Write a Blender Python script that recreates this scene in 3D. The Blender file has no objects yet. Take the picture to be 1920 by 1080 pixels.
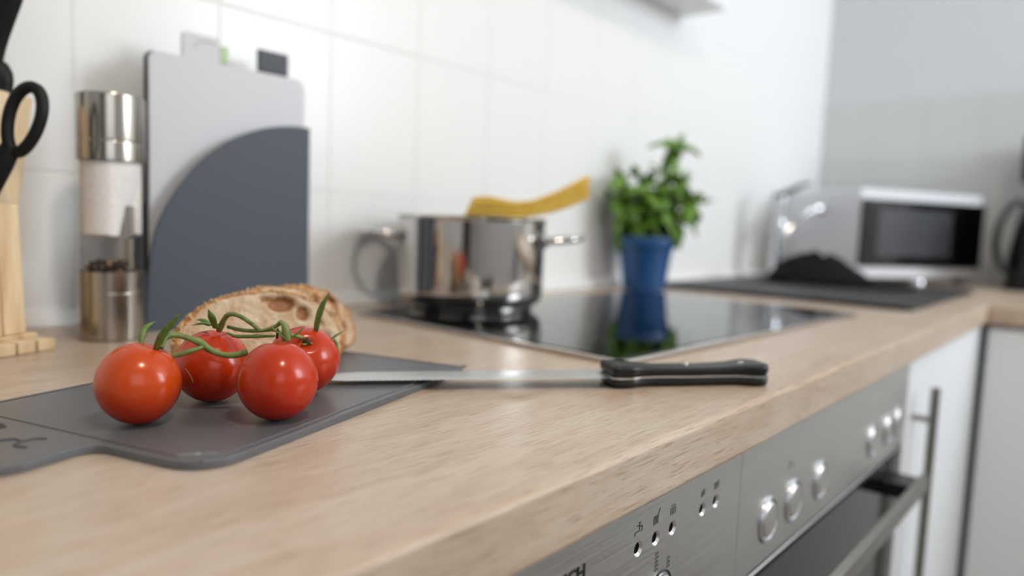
import bpy, bmesh, math, random
from mathutils import Vector, Matrix, noise
from mathutils.geometry import tessellate_polygon
random.seed(7)
PI = math.pi
C = bpy.context.scene.collection
SC = bpy.context.scene
ZC = 0.9            # height of the worktop surface above the floor

# ------------------------------------------------------------------ camera
cam_d = bpy.data.cameras.new('camera')
cam = bpy.data.objects.new('camera', cam_d); C.objects.link(cam)
cam_d.sensor_width = 36.0
cam_d.lens = 1336.34 / 1920 * 36.0
cam_d.clip_start = 0.02
_rt = Vector((0.65154, -0.75756, 0.03992)); _up = Vector((0.04198, 0.08855, 0.99519)); _fw = Vector((0.75745, 0.64673, -0.0895))
m3 = Matrix((_rt, _up, -_fw)).transposed()
cam.matrix_world = Matrix.Translation((0, 0, ZC + 0.12)) @ m3.to_4x4()
cam_d.dof.use_dof = True
cam_d.dof.focus_distance = 0.425
cam_d.dof.aperture_fstop = 2.7
cam_d.dof.aperture_blades = 0
SC.camera = cam

# ------------------------------------------------------------------ world, lights, exposure
W = bpy.data.worlds.new('world'); SC.world = W; W.use_nodes = True
W.node_tree.nodes['Background'].inputs[0].default_value = (0.80, 0.90, 1.0, 1)
W.node_tree.nodes['Background'].inputs[1].default_value = 1.2
def area(name, loc, rot, sx, sy, power, col):
    l = bpy.data.lights.new(name, 'AREA'); l.shape = 'RECTANGLE'; l.size = sx; l.size_y = sy
    l.energy = power; l.color = col
    o = bpy.data.objects.new(name, l); o.location = loc; o.rotation_euler = rot; C.objects.link(o); return o
# daylight from the right window; the weaker left light is added fill
area('daylight_and_fill', (1.92, -1.66, 1.85), (math.radians(90), 0, 0), 0.95, 1.0, 44, (0.90, 0.95, 1.0))
area('daylight_and_fill', (-0.75, -1.66, 1.75), (math.radians(90), 0, 0), 1.25, 1.25, 6, (0.95, 0.97, 1.0))
# warm ceiling lamp
ld = bpy.data.lights.new('ceiling_bulb', 'SPOT'); ld.energy = 44; ld.color = (1.0, 0.86, 0.70); ld.shadow_soft_size = 0.07
ld.spot_size = math.radians(170); ld.spot_blend = 0.6
lo = bpy.data.objects.new('ceiling_bulb', ld); lo.location = (0.12, -0.50, 2.40); C.objects.link(lo)
SC.view_settings.view_transform = 'Standard'
SC.view_settings.look = 'None'
SC.view_settings.gamma = 1.0
SC.view_settings.use_curve_mapping = False
SC.view_settings.exposure = -0.25
SC.cycles.use_denoising = True
SC.cycles.max_bounces = 10
SC.cycles.transparent_max_bounces = 24
SC.cycles.caustics_reflective = False
SC.cycles.caustics_refractive = False
SC.cycles.sample_clamp_indirect = 6

# ------------------------------------------------------------------ materials
def lin(c):
    return tuple(((v / 255) / 12.92 if v / 255 <= 0.04045 else ((v / 255 + 0.055) / 1.055) ** 2.4) for v in c) + (1,)
def mat(name, rgb, rough=0.5, metal=0.0, spec=None, coat=0.0, trans=0.0, ior=None, sss=0.0, lin_in=False):
    m = bpy.data.materials.new(name); m.use_nodes = True
    b = m.node_tree.nodes['Principled BSDF']
    b.inputs['Base Color'].default_value = (tuple(rgb) + (1,)) if lin_in else lin(rgb)
    b.inputs['Roughness'].default_value = rough
    b.inputs['Metallic'].default_value = metal
    if spec is not None: b.inputs['Specular IOR Level'].default_value = spec
    if coat: b.inputs['Coat Weight'].default_value = coat; b.inputs['Coat Roughness'].default_value = 0.08
    if trans: b.inputs['Transmission Weight'].default_value = trans
    if ior: b.inputs['IOR'].default_value = ior
    if sss:
        b.inputs['Subsurface Weight'].default_value = sss
        b.inputs['Subsurface Radius'].default_value = (1.0, 0.35, 0.15); b.inputs['Subsurface Scale'].default_value = 0.004
    return m
class NT:
    def __init__(s, m): s.t = m.node_tree; s.b = s.t.nodes['Principled BSDF']
    def n(s, typ, **kw):
        q = s.t.nodes.new(typ)
        for k, v in kw.items():
            if hasattr(q, k): setattr(q, k, v)
            else: q.inputs[k.replace('_', ' ')].default_value = v
        return q
    def l(s, a, b): s.t.links.new(a, b)
    def coord(s, scale=(1, 1, 1), rot=(0, 0, 0)):
        tc = s.n('ShaderNodeTexCoord'); mp = s.n('ShaderNodeMapping')
        mp.inputs['Scale'].default_value = scale; mp.inputs['Rotation'].default_value = rot
        s.l(tc.outputs['Object'], mp.inputs['Vector']); return mp.outputs['Vector']
    def noise(s, vec, scale, detail=4, rough=0.55, dist=0.0):
        q = s.n('ShaderNodeTexNoise'); q.inputs['Scale'].default_value = scale; q.inputs['Detail'].default_value = detail
        q.inputs['Roughness'].default_value = rough; q.inputs['Distortion'].default_value = dist
        s.l(vec, q.inputs['Vector']); return q.outputs['Fac']
    def ramp(s, fac, stops):
        q = s.n('ShaderNodeValToRGB'); e = q.color_ramp.elements
        while len(e) < len(stops): e.new(0.5)
        for i, (p, c) in enumerate(stops): e[i].position = p; e[i].color = c if len(c) == 4 else lin(c)
        s.l(fac, q.inputs['Fac']); return q.outputs['Color']
    def mix(s, a, b, fac, mode='MIX'):
        q = s.n('ShaderNodeMix'); q.data_type = 'RGBA'; q.blend_type = mode
        for sock, v in ((q.inputs[0], fac), (q.inputs[6], a), (q.inputs[7], b)):
            if hasattr(v, 'is_linked'): s.l(v, sock)
            else: sock.default_value = v
        return q.outputs[2]
    def bump(s, h, strength, dist=0.001):
        q = s.n('ShaderNodeBump'); q.inputs['Strength'].default_value = strength; q.inputs['Distance'].default_value = dist
        s.l(h, q.inputs['Height']); s.l(q.outputs['Normal'], s.b.inputs['Normal'])
    def base(s, c): s.l(c, s.b.inputs['Base Color'])

def wood_worktop(name, along='x'):
    m = mat(name, (206, 182, 156), 0.31, spec=0.35); n = NT(m)
    rot = (0, 0, 0) if along == 'x' else (0, 0, PI / 2)
    wv = n.coord((1, 1, 1), rot)
    warp = n.noise(wv, 3.2, 2)
    tc = n.coord((2.2, 22, 22), rot)
    big = n.noise(tc, 2.2, 5, 0.6, 0.9)
    tf = n.coord((14, 300, 300), rot)
    fine = n.noise(tf, 2.0, 3, 0.7, 0.2)
    tp = n.coord((26, 420, 420), rot)
    pores = n.noise(tp, 1.6, 2, 0.5, 0.3)
    c1 = n.ramp(big, [(0.28, (194, 174, 154)), (0.5, (205, 188, 170)), (0.74, (212, 199, 184))])
    c2 = n.ramp(fine, [(0.35, (222, 214, 205)), (0.6, (255, 255, 255))])
    c3 = n.mix(c1, c2, 0.55, 'MULTIPLY')
    c4 = n.ramp(warp, [(0.3, (236, 226, 216)), (0.65, (255, 255, 255))])
    c5 = n.mix(c3, c4, 0.8, 'MULTIPLY')
    p = n.ramp(pores, [(0.34, (176, 148, 122)), (0.43, (255, 255, 255))])
    c6 = n.mix(c5, p, 0.47, 'MULTIPLY')
    n.base(c6); n.bump(fine, 0.25, 0.0006)
    return m
M = {}
M['worktop'] = wood_worktop('oak_worktop')
M['worktop_y'] = wood_worktop('oak_worktop_crosswise', 'y')
M['tile'] = mat('white_glazed_tile', (238, 239, 238), 0.26, spec=0.4)
M['tile_far'] = mat('glazed_tile_shade_toned', (208, 210, 209), 0.3, spec=0.4)  # white tile toned down: the right wall's shade is put into the colour
M['grout'] = mat('pale_grey_grout', (232, 233, 233), 0.8)
M['paint'] = mat('grey_white_wall_paint', (214, 216, 219), 0.75)
M['ceil'] = mat('ceiling_paint', (242, 242, 240), 0.8)
M['floor'] = mat('floor_tile_grey', (150, 142, 132), 0.4)
_n = NT(M['floor']); _n.base(_n.ramp(_n.noise(_n.coord((1, 1, 1)), 4, 5), [(0.3, (140, 132, 122)), (0.7, (164, 156, 146))]))
M['seal'] = mat('white_plastic_trim', (232, 233, 232), 0.3)
M['door_brown'] = mat('dark_brown_door', (70, 52, 40), 0.4)
M['whitecab'] = mat('white_gloss_cabinet', (236, 238, 240), 0.28)
M['carcass'] = mat('cabinet_side_white', (210, 212, 212), 0.5)
M['steel'] = mat('polished_steel', (205, 202, 198), 0.07, 1.0)
def brushed(name, rgb, rough, scale, bmp=0.05):
    m = mat(name, rgb, rough, 1.0); n = NT(m)
    f = n.noise(n.coord(scale), 3.0, 3)
    n.l(n.ramp(f, [(0.3, (rough * .75,) * 3 + (1,)), (0.7, (rough * 1.25,) * 3 + (1,))]), n.b.inputs['Roughness'])
    n.bump(f, bmp, 0.0004); return m
M['brushed'] = brushed('brushed_steel_panel', (206, 205, 203), 0.40, (4, 500, 700), 0.02)
M['millsteel'] = brushed('brushed_mill_steel', (176, 170, 161), 0.2, (3, 3, 500))
M['handlesteel'] = brushed('satin_handle_steel', (150, 148, 142), 0.32, (200, 200, 6))
M['knobsteel'] = mat('satin_knob_steel', (206, 208, 212), 0.30, 1.0)
M['chrome'] = mat('chrome', (214, 216, 220), 0.06, 1.0)
M['blade'] = brushed('knife_blade_steel', (200, 200, 200), 0.3, (4, 300, 300))
M['blackglass'] = mat('black_ceramic_glass', (6, 6, 7), 0.045, spec=0.5)
M['ovenglass'] = mat('black_oven_glass', (14, 14, 15), 0.08, spec=0.5)
M['blackplastic'] = mat('black_plastic', (17, 17, 18), 0.34)
M['handleblack'] = mat('black_knife_handle', (15, 15, 16), 0.42, spec=0.4)
_n = NT(M['handleblack']); _n.bump(_n.noise(_n.coord((1, 1, 1)), 900, 2), 0.12, 0.0002)
M['matt'] = mat('matt_black_light_cover', (4, 4, 4), 0.9, spec=0.1)
M['softblack'] = mat('soft_black_grip', (8, 8, 9), 0.5, spec=0.3)
M['granite'] = mat('black_granite_sink', (26, 26, 28), 0.5)
_n = NT(M['granite']); _n.base(_n.ramp(_n.noise(_n.coord((1, 1, 1)), 700, 2), [(0.45, (20, 20, 22)), (0.75, (52, 52, 54))]))
M['cloth'] = mat('black_dish_cloth', (16, 17, 19), 0.9)
_n = NT(M['cloth']); _n.bump(_n.noise(_n.coord((1, 1, 1)), 500, 2), 0.4, 0.0008)
M['boardgrey'] = mat('dark_grey_board_plastic', (98, 99, 102), 0.34, spec=0.45)
_n = NT(M['boardgrey']); _n.bump(_n.noise(_n.coord((1, 1, 1)), 1500, 2), 0.08, 0.0002)
M['boardmark'] = mat('embossed_board_mark', (70, 72, 75), 0.5)
M['print_white'] = mat('white_print', (140, 144, 148), 0.7)
M['panelgrey'] = mat('slate_grey_stand', (74, 81, 91), 0.5, spec=0.35)
M['boardlight'] = mat('light_grey_board', (203, 204, 209), 0.42)
M['boardblack'] = mat('black_board', (28, 29, 32), 0.45)
M['tabgreen'] = mat('pale_green_tab', (178, 204, 162), 0.5)
M['tabdark'] = mat('dark_tab_icon', (58, 60, 68), 0.5)
def pine():
    m = mat('pale_pine', (226, 200, 160), 0.5); n = NT(m)
    f = n.noise(n.coord((28, 28, 3)), 2.5, 4, 0.6, 0.6)
    n.base(n.ramp(f, [(0.3, (206, 172, 126)), (0.55, (228, 204, 166)), (0.75, (236, 216, 184))])); return m
M['pine'] = pine()
def clear(name):
    m = bpy.data.materials.new(name); m.use_nodes = True; t = m.node_tree; t.nodes.clear()
    o = t.nodes.new('ShaderNodeOutputMaterial'); mx = t.nodes.new('ShaderNodeMixShader'); fr = t.nodes.new('ShaderNodeFresnel'); ge = t.nodes.new('ShaderNodeNewGeometry'); sb = t.nodes.new('ShaderNodeMath'); sb.operation = 'SUBTRACT'; sb.inputs[0].default_value = 1.0; mu = t.nodes.new('ShaderNodeMath'); mu.operation = 'MULTIPLY'
    tr = t.nodes.new('ShaderNodeBsdfTransparent'); gl = t.nodes.new('ShaderNodeBsdfGlossy'); fr.inputs['IOR'].default_value = 1.4
    tr.inputs['Color'].default_value = (.985, .987, .987, 1); gl.inputs['Roughness'].default_value = 0.04
    t.links.new(ge.outputs['Backfacing'], sb.inputs[1]); t.links.new(fr.outputs[0], mu.inputs[0]); t.links.new(sb.outputs[0], mu.inputs[1]); t.links.new(mu.outputs[0], mx.inputs[0]); t.links.new(tr.outputs[0], mx.inputs[1]); t.links.new(gl.outputs[0], mx.inputs[2]); t.links.new(mx.outputs[0], o.inputs[0])
    return m
M['glass'] = clear('clear_acrylic')
M['salt'] = mat('coarse_salt', (246, 240, 236), 0.8)
_n = NT(M['salt']); _f = _n.noise(_n.coord((1, 1, 1)), 420, 3); _n.bump(_f, 0.7, 0.0015)
_n.base(_n.ramp(_f, [(0.3, (244, 236, 230)), (0.6, (255, 253, 251))]))
def pepper(name, a): return mat(name, a, 0.75)
M['pepper'] = pepper('peppercorn_dark', (58, 44, 40)); M['pepper2'] = pepper('peppercorn_tan', (150, 118, 88))
def tomato_mat(name, c0, c1, c2):
    m = mat(name, (196, 36, 16), 0.2, spec=0.4, sss=0.08); n = NT(m)
    tc = n.n('ShaderNodeTexCoord'); sep = n.n('ShaderNodeSeparateXYZ'); n.l(tc.outputs['Object'], sep.inputs[0])
    mr = n.n('ShaderNodeMapRange'); mr.inputs[1].default_value = 0.005; mr.inputs[2].default_value = 0.026
    n.l(sep.outputs['Z'], mr.inputs[0])
    ns = n.noise(n.coord((1, 1, 1)), 45, 3)
    col = n.ramp(ns, [(0.3, c0), (0.7, c1)])
    n.base(n.mix(col, lin(c2), mr.outputs[0]))
    n.bump(n.noise(n.coord((1, 1, 1)), 160, 2), 0.04, 0.001); return m
M['tomato'] = tomato_mat('tomato_skin', (164, 26, 7), (181, 38, 11), (188, 54, 17))
M['tomato_o'] = tomato_mat('tomato_skin_orange', (178, 36, 8), (190, 50, 12), (196, 72, 20))
def green(name, a, b, rough=0.5):
    m = mat(name, a, rough); n = NT(m)
    n.base(n.ramp(n.noise(n.coord((1, 1, 1)), 260, 3), [(0.3, a), (0.7, b)])); return m
M['vine'] = green('tomato_vine_green', (88, 104, 40), (132, 146, 82))
M['sepal'] = green('tomato_sepal_green', (70, 98, 34), (106, 134, 58))
M['stemscar'] = mat('dry_stem_scar', (74, 52, 28), 0.8)
M['leaf'] = green('basil_leaf_green', (56, 96, 14), (92, 134, 30), 0.42)
M['leaf'].node_tree.nodes['Principled BSDF'].inputs['Subsurface Weight'].default_value = 0.0
M['leaf_b'] = green('basil_leaf_light', (82, 124, 34), (120, 160, 60), 0.42)
M['stem'] = green('basil_stem_green', (110, 146, 62), (138, 170, 88))
M['soil'] = mat('potting_soil', (60, 48, 38), 0.95)
_n = NT(M['soil']); _n.bump(_n.noise(_n.coord((1, 1, 1)), 220, 3), 0.8, 0.004)
M['bluepot'] = mat('blue_glazed_pot', (22, 74, 128), 0.3)
M['pasta'] = mat('spaghetti_yellow', (232, 184, 44), 0.4)
_n = NT(M['pasta']); _n.base(_n.ramp(_n.noise(_n.coord((1, 1, 1)), 90, 2), [(0.3, (250, 208, 84)), (0.7, (255, 228, 128))]))
M['crumb'] = mat('bread_crumb', (222, 194, 158), 0.9, sss=0.0)
_n = NT(M['crumb']); _f = _n.noise(_n.coord((1, 1, 1)), 430, 4, 0.7); _n.bump(_f, 0.9, 0.0016)
_g = _n.noise(_n.coord((1, 1, 1)), 60, 3)
_n.base(_n.mix(_n.ramp(_f, [(0.30, (176, 142, 108)), (0.42, (220, 196, 164)), (0.7, (234, 214, 186))]), _n.ramp(_g, [(0.35, (216, 188, 160)), (0.6, (255, 255, 255))]), 0.7, 'MULTIPLY'))
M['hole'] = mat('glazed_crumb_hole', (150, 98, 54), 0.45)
M['crust'] = mat('baked_bread_crust', (176, 116, 60), 0.6)
_n = NT(M['crust']); _f = _n.noise(_n.coord((1, 1, 1)), 150, 4, 0.65); _n.bump(_f, 0.8, 0.002)
_n.base(_n.ramp(_f, [(0.3, (126, 72, 30)), (0.5, (184, 122, 62)), (0.72, (214, 164, 100))]))
M['seed'] = mat('bread_seed', (226, 192, 136), 0.5)
M['mwhite'] = mat('microwave_white', (226, 228, 234), 0.35)
M['mwin'] = mat('microwave_window', (70, 72, 76), 0.25)
M['logo'] = mat('black_print', (10, 10, 12), 0.5)
M['lampshade'] = mat('lamp_white_glass', (250, 246, 238), 0.4)

# ------------------------------------------------------------------ mesh helpers
def finish(name, bm, m, parent=None, smooth=True, angle=48, matrix=None):
    me = bpy.data.meshes.new(name)
    bmesh.ops.recalc_face_normals(bm, faces=bm.faces)
    bm.to_mesh(me); bm.free()
    for k in (m if isinstance(m, (list, tuple)) else [m]): me.materials.append(k)
    if smooth:
        me.shade_smooth()
        if angle: me.set_sharp_from_angle(angle=math.radians(angle))
    o = bpy.data.objects.new(name, me); C.objects.link(o)
    if smooth and angle:
        wn = o.modifiers.new('weighted_normal', 'WEIGHTED_NORMAL'); wn.keep_sharp = True; wn.weight = 80
    if parent: o.parent = parent
    if matrix is not None: o.matrix_local = matrix
    return o
def tag(o, label=None, cat=None, group=None, kind=None):
    if label: o['label'] = label
    if cat: o['category'] = cat
    if group: o['group'] = group
    if kind: o['kind'] = kind
    return o
def thing(name, label, cat, loc=(0, 0, 0), rz=0.0, group=None):
    o = bpy.data.objects.new(name, None); C.objects.link(o)
    o.location = loc; o.rotation_euler = (0, 0, rz); o.empty_display_size = 0.05
    return tag(o, label, cat, group)
def box(bm, x0, x1, y0, y1, z0, z1, bev=0.0, seg=2, mi=0):
    r = bmesh.ops.create_cube(bm, size=1.0)
    vs = r['verts']
    for v in vs:
        v.co = Vector(((x0 + x1) / 2 + v.co.x * (x1 - x0), (y0 + y1) / 2 + v.co.y * (y1 - y0), (z0 + z1) / 2 + v.co.z * (z1 - z0)))
    fs = list({f for v in vs for f in v.link_faces})
    for f in fs: f.material_index = mi
    if bev:
        es = list({e for v in vs for e in v.link_edges})
        bmesh.ops.bevel(bm, geom=es, offset=bev, segments=seg, affect='EDGES', profile=0.5)
def bx(name, m, parent, x0, x1, y0, y1, z0, z1, bev=0.0, seg=2):
    bm = bmesh.new(); box(bm, x0, x1, y0, y1, z0, z1, bev, seg); return finish(name, bm, m, parent)
def lathe(bm, prof, n=48, cx=0, cy=0, closed=False):
    rings = []
    for r, z in prof:
        if r < 1e-6: rings.append([bm.verts.new((cx, cy, z))])
        else: rings.append([bm.verts.new((cx + r * math.cos(2 * PI * i / n), cy + r * math.sin(2 * PI * i / n), z)) for i in range(n)])
    pairs = list(zip(rings, rings[1:])) + ([(rings[-1], rings[0])] if closed else [])
    for a, b in pairs:
        for i in range(n):
            j = (i + 1) % n
            if len(a) == 1 and len(b) == 1: continue
            if len(a) == 1: bm.faces.new((a[0], b[i], b[j]))
            elif len(b) == 1: bm.faces.new((a[i], a[j], b[0]))
            else: bm.faces.new((a[i], a[j], b[j], b[i]))
def spl(pts, k=6):
    """Catmull-Rom through points (tuples of any length)."""
    P = [tuple(p) for p in pts]; out = []
    for i in range(len(P) - 1):
        p0, p1, p2, p3 = P[max(i - 1, 0)], P[i], P[i + 1], P[min(i + 2, len(P) - 1)]
        for s in range(k):
            t = s / k
            out.append(tuple(0.5 * (2 * b + (c - a) * t + (2 * a - 5 * b + 4 * c - d) * t * t + (3 * b - a - 3 * c + d) * t ** 3) for a, b, c, d in zip(p0, p1, p2, p3)))
    out.append(P[-1]); return out
def tube(bm, pts, rad, n=10, caps=True, flat=1.0, up=None):
    """sweep a circle (or ellipse) along pts; rad number or list"""
    pts = [Vector(p) for p in pts]; R = rad if isinstance(rad, (list, tuple)) else [rad] * len(pts)
    prev = None; rings = []
    for i, p in enumerate(pts):
        t = (pts[min(i + 1, len(pts) - 1)] - pts[max(i - 1, 0)]).normalized()
        if prev is None:
            ref = Vector(up) if up else (Vector((0, 0, 1)) if abs(t.z) < 0.9 else Vector((1, 0, 0)))
            u = (ref - t * ref.dot(t)).normalized()
        else: u = (prev - t * prev.dot(t)).normalized()
        prev = u; w = t.cross(u)
        rings.append([bm.verts.new(p + (u * math.cos(2 * PI * k / n) * flat + w * math.sin(2 * PI * k / n)) * R[i]) for k in range(n)])
    for a, b in zip(rings, rings[1:]):
        for k in range(n): bm.faces.new((a[k], a[(k + 1) % n], b[(k + 1) % n], b[k]))
    if caps:
        bm.faces.new(rings[0][::-1]); bm.faces.new(rings[-1])
def ring_tube(bm, pts, rad, n=10):
    """closed loop sweep in the plane of pts"""
    pts = [Vector(p) for p in pts]; N = len(pts); R = rad if isinstance(rad, (list, tuple)) else [rad] * N
    c = sum(pts, Vector()) / N; nor = Vector()
    for i in range(N): nor += (pts[i] - c).cross(pts[(i + 1) % N] - c)
    nor.normalize(); rings = []
    for i, p in enumerate(pts):
        t = (pts[(i + 1) % N] - pts[i - 1]).normalized(); w = t.cross(nor).normalized()
        rings.append([bm.verts.new(p + (nor * math.cos(2 * PI * k / n) + w * math.sin(2 * PI * k / n)) * R[i]) for k in range(n)])
    for i in range(N):
        a, b = rings[i], rings[(i + 1) % N]
        for k in range(n): bm.faces.new((a[k], a[(k + 1) % n], b[(k + 1) % n], b[k]))
def prism(bm, poly, z0, z1, bev=0.0, seg=2, axis='z'):
    """extrude an outline (list of 2-D points); axis 'z': (x,y) ; axis 'y': (x,z) extruded in y"""
    f = (lambda p, h: (p[0], p[1], h)) if axis == 'z' else (lambda p, h: (p[0], h, p[1]))
    a = [bm.verts.new(f(p, z0)) for p in poly]; b = [bm.verts.new(f(p, z1)) for p in poly]
    n = len(poly); fs = [bm.faces.new(a[::-1]), bm.faces.new(b)]
    for i in range(n): bm.faces.new((a[i], a[(i + 1) % n], b[(i + 1) % n], b[i]))
    bmesh.ops.recalc_face_normals(bm, faces=bm.faces)
    if bev:
        es = [e for fc in fs for e in fc.edges]
        bmesh.ops.bevel(bm, geom=es, offset=bev, segments=seg, affect='EDGES', profile=0.5)
def rounded(pts, rads, k=6):
    """polygon with rounded corners"""
    out = []; n = len(pts)
    for i in range(n):
        p = Vector(pts[i]); a = Vector(pts[i - 1]); b = Vector(pts[(i + 1) % n]); r = rads[i] if isinstance(rads, (list, tuple)) else rads
        if r <= 0: out.append(tuple(p)); continue
        da = (a - p).normalized(); db = (b - p).normalized()
        ang = da.angle(db); d = min(r / math.tan(ang / 2), (a - p).length * 0.49, (b - p).length * 0.49)
        rr = d * math.tan(ang / 2); c = p + (da + db).normalized() * (rr / math.sin(ang / 2))
        s = p + da * d - c; e = p + db * d - c; tot = s.angle(e)
        sgn = 1 if s.x * e.y - s.y * e.x > 0 else -1
        for q in range(k + 1):
            th = sgn * tot * q / k; out.append((c.x + s.x * math.cos(th) - s.y * math.sin(th), c.y + s.x * math.sin(th) + s.y * math.cos(th)))
    return out
def copy_tree(o, parent=None):
    c = o.copy(); C.objects.link(c)
    if parent: c.parent = parent
    for ch in list(o.children): copy_tree(ch, c)
    return c
def struct(name, bm, m, parent=None, **kw):
    return tag(finish(name, bm, m, parent, **kw), kind='structure')

# ================================================================== the room
XL, XR, YB, YF, ZT = -1.75, 2.53, 0.8075, -1.75, 2.55
def sbox(name, m, *a): bm = bmesh.new(); box(bm, *a); return struct(name, bm, m, smooth=False)
sbox('floor', M['floor'], XL - .1, XR + .1, YF - .1, YB + .1, -0.1, 0.0)
sbox('ceiling', M['ceil'], XL - .1, XR + .1, YF - .1, YB + .1, ZT, ZT + 0.1)
wall_back = sbox('wall_back', M['grout'], XL - .1, XR + .1, YB + 0.0010, YB + 0.12, 0, ZT)
sbox('wall_left', M['paint'], XL - 0.1, XL, YF, YB + 0.006, 0, ZT)
def wall_with_hole(name, mk, a0, a1, h0, h1, z0, z1):
    bm = bmesh.new()
    for p in ((a0, h0, 0, ZT), (h1, a1, 0, ZT), (h0, h1, 0, z0), (h0, h1, z1, ZT)): mk(bm, *p)
    return struct(name, bm, M['paint'], smooth=False)
wall_right = sbox('wall_right', M['paint'], XR, XR + 0.1, YF, YB + 0.006, 0, ZT)
bm = bmesh.new()
for p in ((XL, -1.40, 0, ZT), (-.10, 1.40, 0, ZT), (2.45, XR, 0, ZT), (-1.40, -.10, 0, 1.1), (-1.40, -.10, 2.4, ZT), (1.40, 2.45, 0, 1.30), (1.40, 2.45, 2.4, ZT)): box(bm, p[0], p[1], YF - 0.1, YF, p[2], p[3])
struct('wall_front', bm, M['paint'], smooth=False)
def window(name, axis, p, a0, a1, z0, z1):
    r = bpy.data.objects.new(name, None); C.objects.link(r); tag(r, kind='structure')
    def bar(bm, u0, u1, v0, v1, d=0.03):
        if axis == 'x': box(bm, p - d, p + d, u0, u1, v0, v1, 0.004)
        else: box(bm, u0, u1, p - d, p + d, v0, v1, 0.004)
    bm = bmesh.new(); w = 0.055
    bar(bm, a0, a1, z0, z0 + w); bar(bm, a0, a1, z1 - w, z1); bar(bm, a0, a0 + w, z0, z1); bar(bm, a1 - w, a1, z0, z1)
    mid = (a0 + a1) / 2; bar(bm, mid - w / 2, mid + w / 2, z0, z1)
    finish('window_frame', bm, M['mwhite'], r)
    for u0, u1 in ((a0 + w, mid - w / 2), (mid + w / 2, a1 - w)):
        bm = bmesh.new(); bar(bm, u0, u1, z0 + w, z1 - w, 0.003); finish('window_pane', bm, M['glass'], r, smooth=False)
window('window_1', 'y', YF - 0.04, 1.40, 2.45, 1.30, 2.40)
window('added_fill_window', 'y', YF - 0.04, -1.40, -0.10, 1.10, 2.40)  # unseen window, added to carry the fill light
# dark brown door added out of view in the left wall for dark reflections
d1 = bpy.data.objects.new('reflection_door', None); C.objects.link(d1); tag(d1, kind='structure')
bx('door_leaf', M['door_brown'], d1, XL + 0.002, XL + 0.04, -1.55, -0.70, 0.0, 2.02, 0.003)
bx('door_frame', M['whitecab'], d1, XL + 0.001, XL + 0.03, -0.70, -0.63, 0, 2.09); bx('door_frame', M['whitecab'], d1, XL + 0.001, XL + 0.03, -1.62, -1.55, 0, 2.09)
bx('door_frame', M['whitecab'], d1, XL + 0.001, XL + 0.03, -1.55, -0.70, 2.02, 2.09)
bm = bmesh.new(); tube(bm, [(XL + .04, -0.78, 1.05), (XL + .09, -0.78, 1.05), (XL + .09, -0.9, 1.05)], 0.01, 10); finish('door_handle', bm, M['chrome'], d1)

# wall tiles: 0.151 x 0.204 m, each its own piece
TW, TH, TX0, TZ0, GR = 0.1512, 0.2046, 0.2612, ZC + 0.1525, 0.0024
GX = 0.0009
bm = bmesh.new(); box(bm, GX / 2, TW - GX / 2, -0.0018, 0.0, GR / 2, TH - GR / 2, 0.0005, 2)
tile_o = finish('tile', bm, M['tile'], wall_back, smooth=False); tile_me = tile_o.data
bm = bmesh.new(); box(bm, GX / 2, TW - GX / 2, -0.0018, 0.0, 0.0, 0.1525 - GR / 2, 0.0005, 2)
cut_o = finish('tile', bm, M['tile'], wall_back, smooth=False); cut_me = cut_o.data
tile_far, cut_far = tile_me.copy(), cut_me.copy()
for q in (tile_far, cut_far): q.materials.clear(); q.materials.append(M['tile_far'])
first = {0: cut_o, 1: tile_o}
for row in range(-1, 2):
    me = cut_me if row < 0 else tile_me
    for k in range(-9, 16):
        x = TX0 + k * TW
        if x < -0.8 or x > XR - 0.02: continue
        key = 0 if row < 0 else 1
        o = first.pop(key, None)
        if o is None:
            o = bpy.data.objects.new('tile', me); C.objects.link(o); o.parent = wall_back
        z = ZC + 0.0005 if row < 0 else TZ0 + row * TH
        o.location = (x, YB + 0.0018, z)
        o.rotation_euler = (random.uniform(-.0004, .0004), 0, random.uniform(-.0004, .0004))
# tiled strip on the right wall (same tiles turned a quarter, toned greyer for the wall's shade)
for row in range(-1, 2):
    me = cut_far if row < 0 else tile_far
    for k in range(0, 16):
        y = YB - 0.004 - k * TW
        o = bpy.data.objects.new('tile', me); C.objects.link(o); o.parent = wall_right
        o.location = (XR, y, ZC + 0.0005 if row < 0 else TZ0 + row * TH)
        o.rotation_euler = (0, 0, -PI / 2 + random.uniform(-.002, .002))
# white sealing strip where the worktop meets the tiles
bm = bmesh.new(); prism(bm, [(0, 0), (0.011, 0), (0.011, 0.004), (0.004, 0.016), (0.0, 0.0175)], 0, XR - 0.006 + 0.8)
for v in bm.verts: v.co = Vector((-0.8 + v.co.z, YB - 0.0002 - v.co.x, ZC + 0.0004 + v.co.y))
struct('trim_1', bm, M['seal'])

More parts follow.
